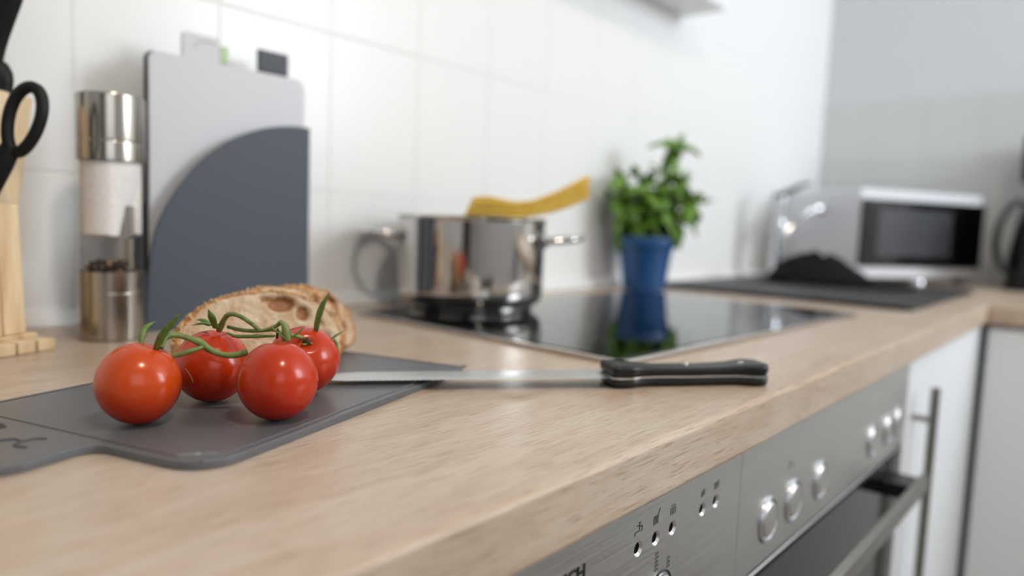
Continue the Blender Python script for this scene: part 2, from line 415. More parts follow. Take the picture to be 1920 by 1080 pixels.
# ================================================================== worktops and units
YE = 0.1918
def worktop(name, label, m, xs, ys, hole, bevel_test):
    t = thing(name, label, 'worktop', (0, 0, ZC))
    bm = bmesh.new(); V = {}
    def v(i, j, z): 
        k = (i, j, z)
        if k not in V: V[k] = bm.verts.new((xs[i], ys[j], z))
        return V[k]
    nx, ny = len(xs) - 1, len(ys) - 1
    cells = {(i, j) for i in range(nx) for j in range(ny) if (i, j) not in hole}
    for i, j in cells:
        bm.faces.new((v(i, j, 0), v(i + 1, j, 0), v(i + 1, j + 1, 0), v(i, j + 1, 0)))
        bm.faces.new((v(i, j, -.037), v(i, j + 1, -.037), v(i + 1, j + 1, -.037), v(i + 1, j, -.037)))
        for (di, dj, a, b) in ((-1, 0, (i, j), (i, j + 1)), (1, 0, (i + 1, j), (i + 1, j + 1)), (0, -1, (i, j), (i + 1, j)), (0, 1, (i, j + 1), (i + 1, j + 1))):
            if (i + di, j + dj) not in cells:
                bm.faces.new((v(*a, 0), v(*b, 0), v(*b, -.037), v(*a, -.037)))
    bmesh.ops.recalc_face_normals(bm, faces=bm.faces)
    es = [e for e in bm.edges if all(bevel_test(w.co) for w in e.verts)]
    bmesh.ops.bevel(bm, geom=es, offset=0.0045, segments=5, affect='EDGES', profile=0.5)
    finish('worktop_panel', bm, m, t, angle=40)
    return t
worktop('worktop', 'long oak effect worktop along the tiled wall, holding the hob and tomatoes', M['worktop'], [-1.1, 1.67, 1.93, XR - 0.009], [YE, 0.33, 0.66, YB - 0.0005], {(1, 1)},
        lambda c: abs(c.y - YE) < 1e-4 and c.x < 5)
worktop('worktop', 'shorter oak effect worktop turning the corner beneath the kettle', M['worktop_y'], [1.655, XR - 0.009], [-1.70, YE - 0.0004], set(),
        lambda c: abs(c.x - 1.655) < 1e-4)

# ---- dishwasher (left unit)
PF = 0.2005   # plane of the fronts
zp0, zp1 = -0.150, -0.0395
dw = thing('dishwasher', 'stainless steel dishwasher front with indicator lights under the worktop, left of the oven', 'dishwasher', (0, 0, ZC))
bx('body', M['carcass'], dw, -0.09, 0.5025, PF + 0.022, 0.78, -0.88, -0.0385)
# control panel with five real indicator holes (grid plate pierced by round wells)
def pierced_panel(name, m, parent, x0, x1, z0, z1, holes, r=0.0032):
    bm = bmesh.new()
    xs = sorted({x0, x1} | {hx - .008 for hx, hz in holes} | {hx + .008 for hx, hz in holes}); zl, zh = holes[0][1] - .008, holes[0][1] + .008
    zs = [z0, zl, zh, z1]; hx_l = [h[0] for h in holes]
    def q(a, b, c, d_):
        bm.faces.new([bm.verts.new((x, PF, z)) for x, z in ((a, c), (b, c), (b, d_), (a, d_))])
    for a, b in zip(xs, xs[1:]):
        for k, (c, d_) in enumerate(zip(zs, zs[1:])):
            mid = (a + b) / 2; h = [h for h in hx_l if abs(h - mid) < .0075]
            if k == 1 and h and b - a < .0165:
                n = 24; cx, cz = mid, (c + d_) / 2; outer = []; rings = [[], [], []]
                for i in range(n):
                    th = 2 * PI * i / n; cc, ss = math.cos(th), math.sin(th); mx = max(abs(cc), abs(ss))
                    outer.append(bm.verts.new((cx + cc / mx * (b - a) / 2, PF, cz + ss / mx * .008)))
                    rings[0].append(bm.verts.new((cx + cc * r * 1.5, PF, cz + ss * r * 1.5)))
                    rings[1].append(bm.verts.new((cx + cc * r, PF + .0016, cz + ss * r)))
                    rings[2].append(bm.verts.new((cx + cc * r, PF + .008, cz + ss * r)))
                for A, B in ((outer, rings[0]), (rings[0], rings[1]), (rings[1], rings[2])):
                    for i in range(n): bm.faces.new((A[i], A[(i + 1) % n], B[(i + 1) % n], B[i]))
            else: q(a, b, c, d_)
    bmesh.ops.remove_doubles(bm, verts=bm.verts, dist=1e-5)
    for a, b, c, d_ in ((x0, x0, z0, z1), (x1, x1, z0, z1)):
        bm.faces.new([bm.verts.new(p) for p in ((a, PF, c), (a, PF, d_), (a, PF + .02, d_), (a, PF + .02, c))])
    for z in (z0, z1):
        bm.faces.new([bm.verts.new(p) for p in ((x0, PF, z), (x1, PF, z), (x1, PF + .02, z), (x0, PF + .02, z))])
    return finish(name, bm, m, parent, angle=25)
holes = [(0.3580, -.0665), (0.3787, -.0665), (0.3997, -.0665), (0.4417, -.0665), (0.4623, -.0665)]
cp = pierced_panel('control_panel', M['brushed'], dw, -0.092, 0.5036, zp0, zp1, holes)
for hx, hz in holes:
    bm = bmesh.new(); r = bmesh.ops.create_cone(bm, cap_ends=True, segments=20, radius1=.0033, radius2=.0033, depth=.004)
    bmesh.ops.rotate(bm, verts=bm.verts, matrix=Matrix.Rotation(PI / 2, 3, 'X')); bmesh.ops.translate(bm, verts=bm.verts, vec=(hx, PF + .0034, hz))
    finish('indicator_light', bm, M['matt'], dw)
bx('dishwasher_door', M['brushed'], dw, -0.09, 0.5022, PF, PF + 0.02, -0.78, zp0 - 0.003, 0.002)
bx('plinth', M['carcass'], dw, -0.09, 0.5022, PF + 0.05, PF + 0.066, -0.898, -0.80)
def text(name, s, size, x, z, m, parent, bold=0.0, y=PF, align='LEFT', xs=1.0):
    cu = bpy.data.curves.new(name, 'FONT'); cu.body = s; cu.size = size; cu.extrude = 0.0002; cu.offset = bold; cu.align_x = align; cu.resolution_u = 6
    o = bpy.data.objects.new('tmp', cu); C.objects.link(o)
    dg = bpy.context.evaluated_depsgraph_get(); me = bpy.data.meshes.new_from_object(o.evaluated_get(dg)); bpy.data.objects.remove(o)
    me.materials.clear(); me.materials.append(m); me.name = name
    q = bpy.data.objects.new(name, me); C.objects.link(q); q.parent = parent
    q.location = (x, y - 0.0002, z); q.rotation_euler = (PI / 2, 0, 0); q.scale = (xs, 1, 1); return q
text('lettering', 'BOSCH', 0.0108, 0.3035, -0.0635, M['logo'], dw, 0.00028, align='RIGHT', xs=1.05)['label'] = 'black capital lettering'
def strokes(bm, x, z, segs, s=1.0, w=0.00026):
    for (a, b, c, d_) in segs:
        p, q = Vector((x + a * s, PF - .0002, z + b * s)), Vector((x + c * s, PF - .0002, z + d_ * s)); t = (q - p).normalized(); nn = Vector((-t.z, 0, t.x)) * w
        A = [p + nn, p - nn, q - nn, q + nn]; f0 = [bm.verts.new(v) for v in A]; f1 = [bm.verts.new(v + Vector((0, .0003, 0))) for v in A]
        bm.faces.new(f0); bm.faces.new(f1[::-1])
        for i in range(4): bm.faces.new((f0[i], f0[(i + 1) % 4], f1[(i + 1) % 4], f1[i]))
# small pictograms above the lights: tap, brush, salt, rinse, end
bm = bmesh.new(); strokes(bm, .3572, -.0575, [(-.004, 0, -.004, .002), (-.004, .002, .001, .002), (.001, .002, .001, .0055), (.001, .0055, -.002, .0055), (.001, .0045, .004, .0045), (.004, .0045, .004, .002), (.004, .002, .003, .001), (0, .007, .002, .007), (.001, .0055, .001, .007)]); finish('pictogram', bm, M['logo'], dw, smooth=False)['kind'] = 'stuff'
bm = bmesh.new(); strokes(bm, .3780, -.0575, [(-.003, 0, -.003, .005), (-.003, .005, .002, .005), (.002, .005, .002, 0), (-.0013, 0, -.0013, .005), (.0004, 0, .0004, .005), (.002, .005, .004, .009)]); finish('pictogram', bm, M['logo'], dw, smooth=False)['kind'] = 'stuff'
bm = bmesh.new(); strokes(bm, .3992, -.0575, [(-.003, 0, -.003, .005), (-.001, 0, -.001, .005), (.001, 0, .001, .005), (.003, 0, .003, .005), (-.003, .006, .003, .006)], w=.0002); finish('pictogram', bm, M['logo'], dw, smooth=False)['kind'] = 'stuff'
bm = bmesh.new(); strokes(bm, .4412, -.0575, [(-.002, 0, -.002, .004), (0, 0, 0, .005), (.002, .001, .002, .005)], w=.00025); finish('pictogram', bm, M['logo'], dw, smooth=False)['kind'] = 'stuff'
bm = bmesh.new(); strokes(bm, .4620, -.0575, [(-.003, 0, -.003, .005), (-.001, 0, -.001, .005), (.001, 0, .001, .005), (.003, .001, .003, .006)], w=.0002); finish('pictogram', bm, M['logo'], dw, smooth=False)['kind'] = 'stuff'
for xx, zz, nrow in ((.3812, -.0775, 5), (.3965, -.0855, 3)):
    bm = bmesh.new()
    for r_ in range(nrow):
        strokes(bm, xx, zz - r_ * .0026, [(-.002, 0, .0002, 0), (.0012, 0, .0022, 0), (-.0014, .001, .0018, .001)], w=.00022)
    finish('pictogram', bm, M['logo'], dw, smooth=False)['kind'] = 'stuff'
bm = bmesh.new(); ring_tube(bm, [(0.3890 + .0125 * math.cos(a), PF - .0003, -.1035 + .0125 * math.sin(a)) for a in [2 * PI * i / 40 for i in range(40)]], .0006, 6); finish('dial_ring', bm, M['logo'], dw)
bm = bmesh.new(); lathe(bm, [(0, .004), (.0085, .004), (.0098, .003), (.0102, 0)], 32)
bmesh.ops.rotate(bm, verts=bm.verts, matrix=Matrix.Rotation(PI / 2, 3, 'X')); bmesh.ops.translate(bm, verts=bm.verts, vec=(.3890, PF, -.1035)); finish('push_button', bm, M['brushed'], dw)

# ---- oven
ov = thing('oven', 'built-in stainless steel oven with round push-in knobs and black glass door', 'oven', (0, 0, ZC))
bx('body', M['blackplastic'], ov, 0.507, 1.043, PF + 0.03, 0.76, -0.78, -0.0385)
bx('control_panel', M['brushed'], ov, 0.5046, 1.0445, PF, PF + 0.028, -0.1455, -0.0395, 0.0012)
for kx in (.566, .6236, .6968, .879, .9504, 1.0017):
    bm = bmesh.new(); lathe(bm, [(.0195, 0), (.0195, .0012), (.0185, .0022), (.0168, .0020), (.0160, .0006), (.0158, 0.0)], 40)
    R = Matrix.Translation((kx, PF, -.1105)) @ Matrix.Rotation(PI / 2, 4, 'X')
    kn = finish('knob', bm, M['knobsteel'], ov, matrix=R); kn['label'] = 'chrome ring of a push-in knob'
    bm = bmesh.new(); lathe(bm, [(0, .0030), (.0120, .0030), (.0132, .0026), (.0152, .0006), (.0155, 0)], 40); finish('knob_cap', bm, M['brushed'], kn)
bm = bmesh.new(); strokes(bm, .612, -.079, [(-.004, 0, -.004, .006), (-.004, .006, .001, .006), (.004, .001, .005, .003), (.005, .003, .007, .002)], 1.0, .0004); finish('pictogram', bm, M['logo'], ov, smooth=False)['kind'] = 'stuff'
dr = bx('oven_door', M['brushed'], ov, 0.5055, 1.0440, PF + 0.004, PF + 0.03, -0.76, -0.1535, 0.002)
bx('door_glass', M['ovenglass'], dr, 0.5065, 1.0080, PF + 0.0005, PF + 0.0038, -0.75, -0.155, 0.0008)
bx('door_strip', M['ovenglass'], dr, 1.0130, 1.0425, PF + 0.0005, PF + 0.0038, -0.75, -0.155, 0.0008)
oh = bx('oven_handle', M['handlesteel'], ov, 0.515, 1.000, 0.1600, 0.1690, -0.1905, -0.1700, 0.002, 3)
for a, b in ((.938, .985), (.53, .577)):
    bm = bmesh.new(); box(bm, a, b, 0.1692, PF + .0004, -0.1900, -0.1715, 0.0015); finish('handle_bracket', bm, M['blackplastic'], oh)

# ---- white base unit right of the oven
cb = thing('base_cabinet', 'white base cabinet with long vertical bar handle beside the oven', 'cabinet', (0, 0, ZC))
for a, b in ((1.049, 1.067), (1.637, 1.655)): bx('side_panel', M['carcass'], cb, a, b, PF + 0.021, 0.78, -0.80, -0.0385)
bx('bottom_panel', M['carcass'], cb, 1.0672, 1.6368, PF + 0.021, 0.78, -0.80, -0.782)
cd = bx('cabinet_door', M['whitecab'], cb, 1.0495, 1.598, PF, PF + 0.019, -0.79, -0.041, 0.0015)
bm = bmesh.new(); tube(bm, [(1.094, 0.1765, -0.0775), (1.094, 0.1765, -0.52)], 0.006, 20)
bh = finish('door_handle', bm, M['handlesteel'], cd); bh['label'] = 'grey steel bar handle'
for z in (-.122, -.475):
    bm = bmesh.new(); tube(bm, [(1.094, 0.1765, z), (1.094, PF + .0002, z)], 0.0042, 14); finish('handle_post', bm, M['handlesteel'], bh)
bx('corner_filler', M['whitecab'], cb, 1.600, 1.664, PF, PF + 0.019, -0.79, -0.041, 0.001)
bx('plinth', M['carcass'], cb, 1.05, 1.68, PF + 0.05, PF + 0.066, -0.898, -0.80)
# ---- units of the short run
for i, (y0, y1) in enumerate(((-0.62, 0.192), (-1.24, -0.623))):
    t = thing('base_cabinet', ['white base cabinet with plain door at the inner corner under the shorter worktop', 'white base cabinet under the window, farthest from the corner'][i], 'cabinet', (0, 0, ZC))
    bx('body', M['carcass'], t, 1.688, XR - 0.02, y0 + .002, y1 - .002, -0.80, -0.0385)
    dd = bx('cabinet_door', M['whitecab'], t, 1.668, 1.686, y0 + (.002), y1 - .0025, -0.79, -0.046, 0.0015)
    bm = bmesh.new(); tube(bm, [(1.644, y0 + .06, -0.0775), (1.644, y0 + .06, -0.42)], 0.006, 16)
    hh = finish('door_handle', bm, M['handlesteel'], dd)
    for z in (-.12, -.38):
        bm = bmesh.new(); tube(bm, [(1.644, y0 + .06, z), (1.6682, y0 + .06, z)], 0.0042, 12); finish('handle_post', bm, M['handlesteel'], hh)
    bx('plinth', M['carcass'], t, 1.73, 1.745, y0, y1 - .002, -0.898, -0.80)

# ---- wall shelf high above the hob (only its far lower corner shows)
wc = thing('wall_shelf', 'white wall shelf whose far lower corner shows at the top edge above the basil', 'shelf', (0, 0, ZC))
bx('shelf_board', M['whitecab'], wc, 0.70, 1.50, 0.700, YB - 0.001, 0.600, 0.624, 0.002)
for x in (.80, 1.40): bx('shelf_bracket', M['handlesteel'], wc, x - .008, x + .008, 0.72, YB - 0.001, 0.6242, 0.645, 0.002)
cl = thing('ceiling_lamp', 'round white ceiling lamp glowing warm', 'lamp', (0.12, -0.50, ZT))
bm = bmesh.new(); lathe(bm, [(0, 0), (.13, 0), (.13, -.02), (.06, -.03), (.02, -.1), (0, -.1)], 40); finish('lamp_base', bm, M['lampshade'], cl)

# ================================================================== hob
hob = thing('hob', 'black ceramic glass hob with slim steel frame holding the pot', 'hob', (0.855, 0.508, ZC), math.radians(-2.0))
hx, hy = 0.318, 0.196
bm = bmesh.new(); prism(bm, rounded([(-hx, -hy), (hx, -hy), (hx, hy), (-hx, hy)], .006), 0.0002, 0.0050, 0.0012)
finish('steel_frame', bm, M['steel'], hob)
bm = bmesh.new(); prism(bm, rounded([(-hx + .008, -hy + .008), (hx - .008, -hy + .008), (hx - .008, hy - .006), (-hx + .008, hy - .006)], .004), 0.0050, 0.0058, 0.0003)
finish('glass_plate', bm, M['blackglass'], hob)
M['zone'] = mat('cooking_zone_print', (40, 41, 43), 0.1)
for (a, b, r_) in ((-.15, .09, .105), (.16, .09, .075), (-.16, -.09, .075), (.15, -.09, .09)):
    bm = bmesh.new(); lathe(bm, [(r_, .00581), (r_ - .0012, .00592), (r_ - .0024, .00581)], 64, a, b); finish('cooking_zone', bm, M['zone'], hob)

# ================================================================== stock pot
PX, PY, PZ = 0.698, 0.671, ZC + 0.0062
pot = thing('stock_pot', 'polished stainless steel stock pot with two loop handles on the hob', 'pot', (PX, PY, PZ), math.radians(-52))
R0, HP = 0.0985, 0.1205
bm = bmesh.new()
lathe(bm, [(0, .007), (R0 - .012, .007), (R0 - .006, .009), (R0 - .001, .016), (R0, .026), (R0, HP - .006), (R0 + .0015, HP - .002), (R0 + .0028, HP - .0005), (R0 + .002, HP + .0006), (R0 - .001, HP - .001), (R0 - .0018, HP - .006), (R0 - .0018, .028), (R0 - .004, .014), (R0 - .014, .0095), (0, .0095)], 96)
finish('pot_body', bm, M['steel'], pot, angle=60)
bm = bmesh.new(); lathe(bm, [(0, 0), (R0 - .016, 0), (R0 - .0135, .0015), (R0 - .0125, .0068), (0, .0068)], 96); b_ = finish('pot_base', bm, M['steel'], pot)
for s in (1, -1):
    pts = spl([(s * (R0 - .001), -.042, .092), (s * (R0 + .016), -.041, .094), (s * (R0 + .036), -.034, .0965), (s * (R0 + .0455), -.016, .098), (s * (R0 + .0480), 0, .0985), (s * (R0 + .0455), .016, .098), (s * (R0 + .036), .034, .0965), (s * (R0 + .016), .041, .094), (s * (R0 - .001), .042, .092)], 5)
    bm = bmesh.new(); tube(bm, pts, 0.0056, 12, flat=0.8); h_ = finish('pot_handle', bm, M['steel'], pot)
    for w in (-1, 1):
        bm = bmesh.new(); rr = bmesh.ops.create_uvsphere(bm, u_segments=14, v_segments=8, radius=.0085)
        for v in bm.verts: v.co = Vector((s * (R0 + .0005) + v.co.x * .45, w * .0420 - w * .004 + v.co.y, .092 + v.co.z * 1.1))
        finish('handle_mount', bm, M['steel'], h_)
# spaghetti in the pot
sp_t = bmesh.new(); random.seed(3)
rt2 = Vector((0.652, -0.758, 0)); fw2 = Vector((0.758, 0.652, 0))
for i in range(260):
    a = random.random(); dpt = random.uniform(-.028, .028)
    h = random.uniform(-1, 1)
    def P(u, z, k=1.0): return rt2 * u + fw2 * dpt * k + Vector((0, 0, z))
    top = HP + 0.010 + 0.014 * h
    pts = spl([P(-.004 + .012 * (h * .5 + random.uniform(-.2, .2)), top + .002, 1.25), P(.022, top + .003 + .001 * h, 1.2), P(.05, HP + .0110 + .0125 * h, 1.05), P(.078, HP + .0145 + .0105 * h, .85), P(.115, HP + .027 + .0135 * h, .7), P(.152 + random.uniform(-.003, .003), HP + .046 + .0150 * h, .62)], 3)
    tube(sp_t, pts, 0.00085, 5)
sp = finish('spaghetti', sp_t, M['pasta'], None); sp.location = (PX, PY, PZ)
tag(sp, 'bundle of yellow spaghetti bending over the rim of the steel pot', 'pasta', kind='stuff')

# ================================================================== basil
bas = thing('basil_plant', 'bushy green basil plant in a blue pot behind the hob', 'plant', (1.250, 0.722, ZC + 0.0003))
bm = bmesh.new()
lathe(bm, [(0, 0), (.040, 0), (.0415, .002), (.0455, .030), (.0500, .068), (.0525, .080), (.0560, .084), (.0572, .090), (.0572, .103), (.0560, .105), (.0535, .105), (.0520, .101), (.0500, .085), (.048, .07), (0, .07)], 64)
finish('flower_pot', bm, M['bluepot'], bas)
bm = bmesh.new(); lathe(bm, [(0.0495, .0885), (.03, .091), (0, .092)], 40); finish('soil', bm, M['soil'], bas)
def leaf_mesh(name, L, Wd, cup, droop, m):
    bm = bmesh.new(); rows, cols = 9, 6; G = []
    for i in range(rows + 1):
        t = i / rows; w = Wd * (math.sin(PI * min(1, t ** 0.8)) ** 0.75) * (1 - .25 * t)
        if i == 0 or i == rows: w = 0.0003
        row = []
        for j in range(cols + 1):
            s = j / cols * 2 - 1
            z = -droop * t * t * L + cup * (abs(s) ** 1.6) * -w + .004 * math.sin(7 * t + 3 * abs(s)) * abs(s)
            z += .10 * Wd * math.sin(PI * t)
            row.append(bm.verts.new((s * w, t * L, z)))
        G.append(row)
    for i in range(rows):
        for j in range(cols): bm.faces.new((G[i][j], G[i][j + 1], G[i + 1][j + 1], G[i + 1][j]))
    bmesh.ops.remove_doubles(bm, verts=bm.verts, dist=1e-6)
    ex = bmesh.ops.solidify(bm, geom=bm.faces[:], thickness=0.0005)
    bmesh.ops.recalc_face_normals(bm, faces=bm.faces)
    me = bpy.data.meshes.new(name); bm.to_mesh(me); bm.free(); me.materials.append(m); me.shade_smooth(); return me
LM = [leaf_mesh('leaf', .054, .0215, .55, .60, M['leaf']), leaf_mesh('leaf', .048, .0200, .8, .8, M['leaf_b']), leaf_mesh('leaf', .040, .0160, .4, .40, M['leaf']), leaf_mesh('leaf', .030, .0115, .3, .2, M['leaf_b'])]
random.seed(21)
shoots = []   # (tip offset right, tip offset depth, tip height)
for (u, w, h) in ((-.070, .00, .185), (-.050, .030, .200), (-.045, -.035, .19), (-.020, .01, .232), (-.012, -.04, .21), (.005, .035, .225), (.022, -.005, .240), (.030, -.045, .20), (.045, .03, .22), (.060, -.01, .225), (.074, .025, .20), (.078, -.03, .19), (.100, .00, .185), (.050, .005, .298), (-.058, -.005, .228)):
    shoots.append((u, w, h))
def basis(u, w, z): return rt2 * u + fw2 * w + Vector((0, 0, z))
def add_leaf(p, az, pitch, k, s):
    o = bpy.data.objects.new('leaf', LM[k]); C.objects.link(o); o.parent = bas
    o.location = p; o.rotation_euler = (pitch, random.uniform(-.35, .35), az); o.scale = (s, s, s)
for (u, w, h) in shoots:
    w = min(w, .028)
    p0 = basis(u * .25, w * .3, .088); p1 = basis(u * .6, w * .6, .088 + (h - .088) * .5); p2 = basis(u, w, h - .006)
    pts = spl([tuple(p0), tuple(p1), tuple(p2)], 6)
    bm = bmesh.new(); tube(bm, pts, [.0018 - .0009 * i / (len(pts) - 1) for i in range(len(pts))], 7); finish('stem', bm, M['stem'], bas)
    az = random.uniform(0, PI); N = max(3, int((h - .12) / .024))
    lv = [1 - .15 * q for q in range(6)]
    for q, f in enumerate(lv):
        idx = min(len(pts) - 1, int(f * (len(pts) - 1))); p = Vector(pts[idx])
        if p.z < .132: continue
        if h > .28 and .45 < f < .8: continue
        az += PI / 2 + random.uniform(-.4, .4)
        for s in (0, PI):
            k = random.choice((0, 0, 1, 1, 2)) if q else random.choice((2, 3, 1))
            yaw = az + s
            dirv = Vector((-math.sin(yaw), math.cos(yaw), 0))
            if (p + bas.location + dirv * .045).y > YB - .012: yaw += PI * .6
            add_leaf(p, yaw, random.uniform(-.75, .10) + (.45 if q == 0 else 0), k, random.uniform(.80, 1.12))
    if h > .28:
        for yaw_, pt_, k_ in ((2.4, -.25, 2), (-.7, -.45, 1), (.9, -.1, 3)): add_leaf(Vector(pts[-1]), yaw_, pt_, k_, 1.0)
    for s in range(2): add_leaf(Vector(pts[-1]), random.uniform(0, 2 * PI) if (u, h) else 0, random.uniform(.5, 1.0), 3, random.uniform(.7, 1.0))

# ================================================================== sink and tap
sx0, sx1, sy0, sy1 = 1.335, 1.972, 0.262, 0.745
snk = thing('sink', 'black composite sink with drainer set into the worktop near the corner', 'sink', (0, 0, ZC))
bm = bmesh.new()
outer = rounded([(sx0, sy0), (sx1, sy0), (sx1, sy1), (sx0, sy1)], .012, 5)
inner = rounded([(1.685, .345), (1.915, .345), (1.915, .645), (1.685, .645)], .04, 5)
oz = [bm.verts.new((x, y, .0095)) for x, y in outer]; ob = [bm.verts.new((x, y, .0006)) for x, y in outer]
iz = [bm.verts.new((x, y, .0075)) for x, y in inner]; ib = [bm.verts.new((x * .97 + 1.80 * .03, y * .97 + .495 * .03, -.17)) for x, y in inner]
n_ = len(outer)
for i in range(n_):
    j = (i + 1) % n_
    bm.faces.new((ob[i], ob[j], oz[j], oz[i])); bm.faces.new((oz[i], oz[j], iz[j], iz[i])); bm.faces.new((iz[i], iz[j], ib[j], ib[i]))
bm.faces.new(ib[::-1]); finish('basin', bm, M['granite'], snk)
bm = bmesh.new()
for k in range(6): box(bm, 1.365, 1.64, .36 + k * .05, .374 + k * .05, .0074, .0098, .0008)
o_ = finish('drainer_ribs', bm, M['granite'], snk)
bm = bmesh.new(); lathe(bm, [(0.013, 0), (.013, .006), (.011, .014), (.008, .017), (0, .017)], 24, 1.945, .372); bmesh.ops.translate(bm, verts=bm.verts, vec=(0, 0, .0088)); finish('drain_knob', bm, M['chrome'], snk)['label'] = 'small bright chrome drain knob'
tap = thing('mixer_tap', 'chrome single lever mixer tap standing behind the sink', 'tap', (1.900, 0.700, ZC + 0.0090))
bm = bmesh.new(); lathe(bm, [(0, 0), (.026, 0), (.026, .006), (.0185, .010), (.0170, .10), (.0170, .135), (.0160, .145), (.0150, .150), (.0150, .205), (.013, .212), (0, .213)], 36); finish('tap_body', bm, M['chrome'], tap)
bm = bmesh.new(); tube(bm, spl([(.010, -.008, .105), (.030, -.026, .140), (.055, -.046, .170), (.078, -.064, .184), (.092, -.076, .182)], 5), [.012] * 14 + [.013] * 7, 14)
finish('spout', bm, M['chrome'], tap)
bm = bmesh.new(); tube(bm, [(.092, -.076, .188), (.094, -.078, .170)], .0165, 18); finish('aerator', bm, M['chrome'], tap)
M['darkchrome'] = mat('dark_lever', (46, 50, 56), .35)
bm = bmesh.new(); tube(bm, spl([(-.012, .006, .210), (.02, -.012, .226), (.06, -.034, .246), (.082, -.046, .250)], 4), [.017, .017, .016, .015, .014, .013, .012, .011, .010, .009, .008, .007, .006], 12, flat=.55); finish('lever', bm, M['darkchrome'], tap)
# heap of dark cloth in the sink bowl
bm = bmesh.new(); NG = 40; G = []
for i in range(NG + 1):
    row = []
    for j in range(NG + 1):
        u, v = i / NG * 2 - 1, j / NG * 2 - 1
        r = math.hypot(u, v); f = max(0, 1 - r ** 2.2)
        x, y = u * .125, v * .095
        z = f * (.058 + .018 * math.exp(-((u + .35) ** 2 + (v - .3) ** 2) * 4)) + .014 * f * noise.noise(Vector((u * 3.2, v * 3.2, 1.3))) + .007 * f * noise.noise(Vector((u * 9, v * 9, 4)))
        row.append(bm.verts.new((x * (1 - .12 * (r > 1)), y * (1 - .12 * (r > 1)), z + .003 * (noise.noise(Vector((u * 6, v * 6, 9))) + 1))))
    G.append(row)
for i in range(NG):
    for j in range(NG): bm.faces.new((G[i][j], G[i + 1][j], G[i + 1][j + 1], G[i][j + 1]))
bmesh.ops.solidify(bm, geom=bm.faces[:], thickness=.002)
cl_ = finish('dish_cloth', bm, M['cloth'], None, angle=0); cl_.location = (1.762, .549, ZC + .0105); cl_.rotation_euler = (0, 0, math.radians(-50))
tag(cl_, 'crumpled black dish cloth heaped on the sink in front of the tap', 'cloth')

# ================================================================== microwave
A, B = Vector((1.985, .527)), Vector((2.365, .310)); ang = math.atan2(B.y - A.y, B.x - A.x); Wm = (B - A).length
mw = thing('microwave', 'white microwave oven with black glass door in the corner behind the sink', 'microwave', (A.x, A.y, ZC + .0115), ang)
Hm, Dm = .236, .285
bx('casing', M['mwhite'], mw, 0, Wm, .012, Dm, 0.006, Hm, .006, 3)
bx('front_frame', M['mwhite'], mw, 0, Wm, 0, .0115, 0.006, Hm, .004, 3)
fd = bx('door', M['ovenglass'], mw, .003, Wm - .0005, -.010, -.0003, .036, .211, .003)
bx('door_window', M['mwin'], fd, .055, .315, -.0112, -.0098, .062, .188, .0005)
bx('control_panel', M['blackglass'], fd, .345, Wm - .012, -.0108, -.0098, .050, .200, .0004)
bx('brand_plate', M['mwin'], fd, .020, .075, -.0107, -.0098, .199, .2035)
bm = bmesh.new(); box(bm, .345, .415, -.006, -.0002, .012, .034, .002); finish('door_button', bm, M['mwhite'], mw)
for a, b in ((.03, .03), (Wm - .03, .03), (.03, Dm - .03), (Wm - .03, Dm - .03)):
    bm = bmesh.new(); lathe(bm, [(0, -.0105 if (a > .1 or b > .1) else -.0105), (.011, -.0105), (.012, .0062), (0, .0062)], 16, a, b); finish('foot', bm, M['blackplastic'], mw)

# ================================================================== kettle and coffee machine
kt = thing('kettle', 'black electric kettle with loop handle beside the microwave', 'kettle', (2.27, .155, ZC + .0003), math.radians(128))
bm = bmesh.new(); lathe(bm, [(0, 0), (.082, 0), (.083, .004), (.083, .014), (.080, .018), (0, .018)], 48); finish('power_base', bm, M['blackplastic'], kt)
bm = bmesh.new(); lathe(bm, [(0, .0185), (.074, .0185), (.078, .022), (.079, .05), (.073, .12), (.062, .19), (.056, .222), (.050, .228), (0, .228)], 48); finish('jug', bm, M['blackplastic'], kt)
bm = bmesh.new(); lathe(bm, [(.050, .2282), (.050, .234), (.040, .240), (.012, .243), (.012, .252), (.008, .256), (0, .256)], 36); finish('lid', bm, M['softblack'], kt)
bm = bmesh.new(); tube(bm, spl([(.052, 0, .222), (.080, 0, .226), (.108, 0, .195), (.122, 0, .14), (.118, 0, .085), (.098, 0, .055), (.074, 0, .048)], 5), .010, 12, flat=.8); finish('handle', bm, M['blackplastic'], kt)
bm = bmesh.new(); tube(bm, [(-.050, 0, .190), (-.085, 0, .222)], [.022, .010], 14, flat=.8); finish('spout', bm, M['blackplastic'], kt)
cf = thing('coffee_machine', 'tall black coffee machine head showing behind the kettle', 'coffee machine', (2.425, -.02, ZC + .0003), math.radians(90))
bx('drip_tray', M['blackplastic'], cf, -.10, .10, -.085, .085, 0, .045, .004)
bx('column', M['blackplastic'], cf, -.10, .0, -.085, .085, .0452, .285, .004)
bx('brew_head', M['blackplastic'], cf, -.10, .248, -.085, .085, .2852, .41, .006)

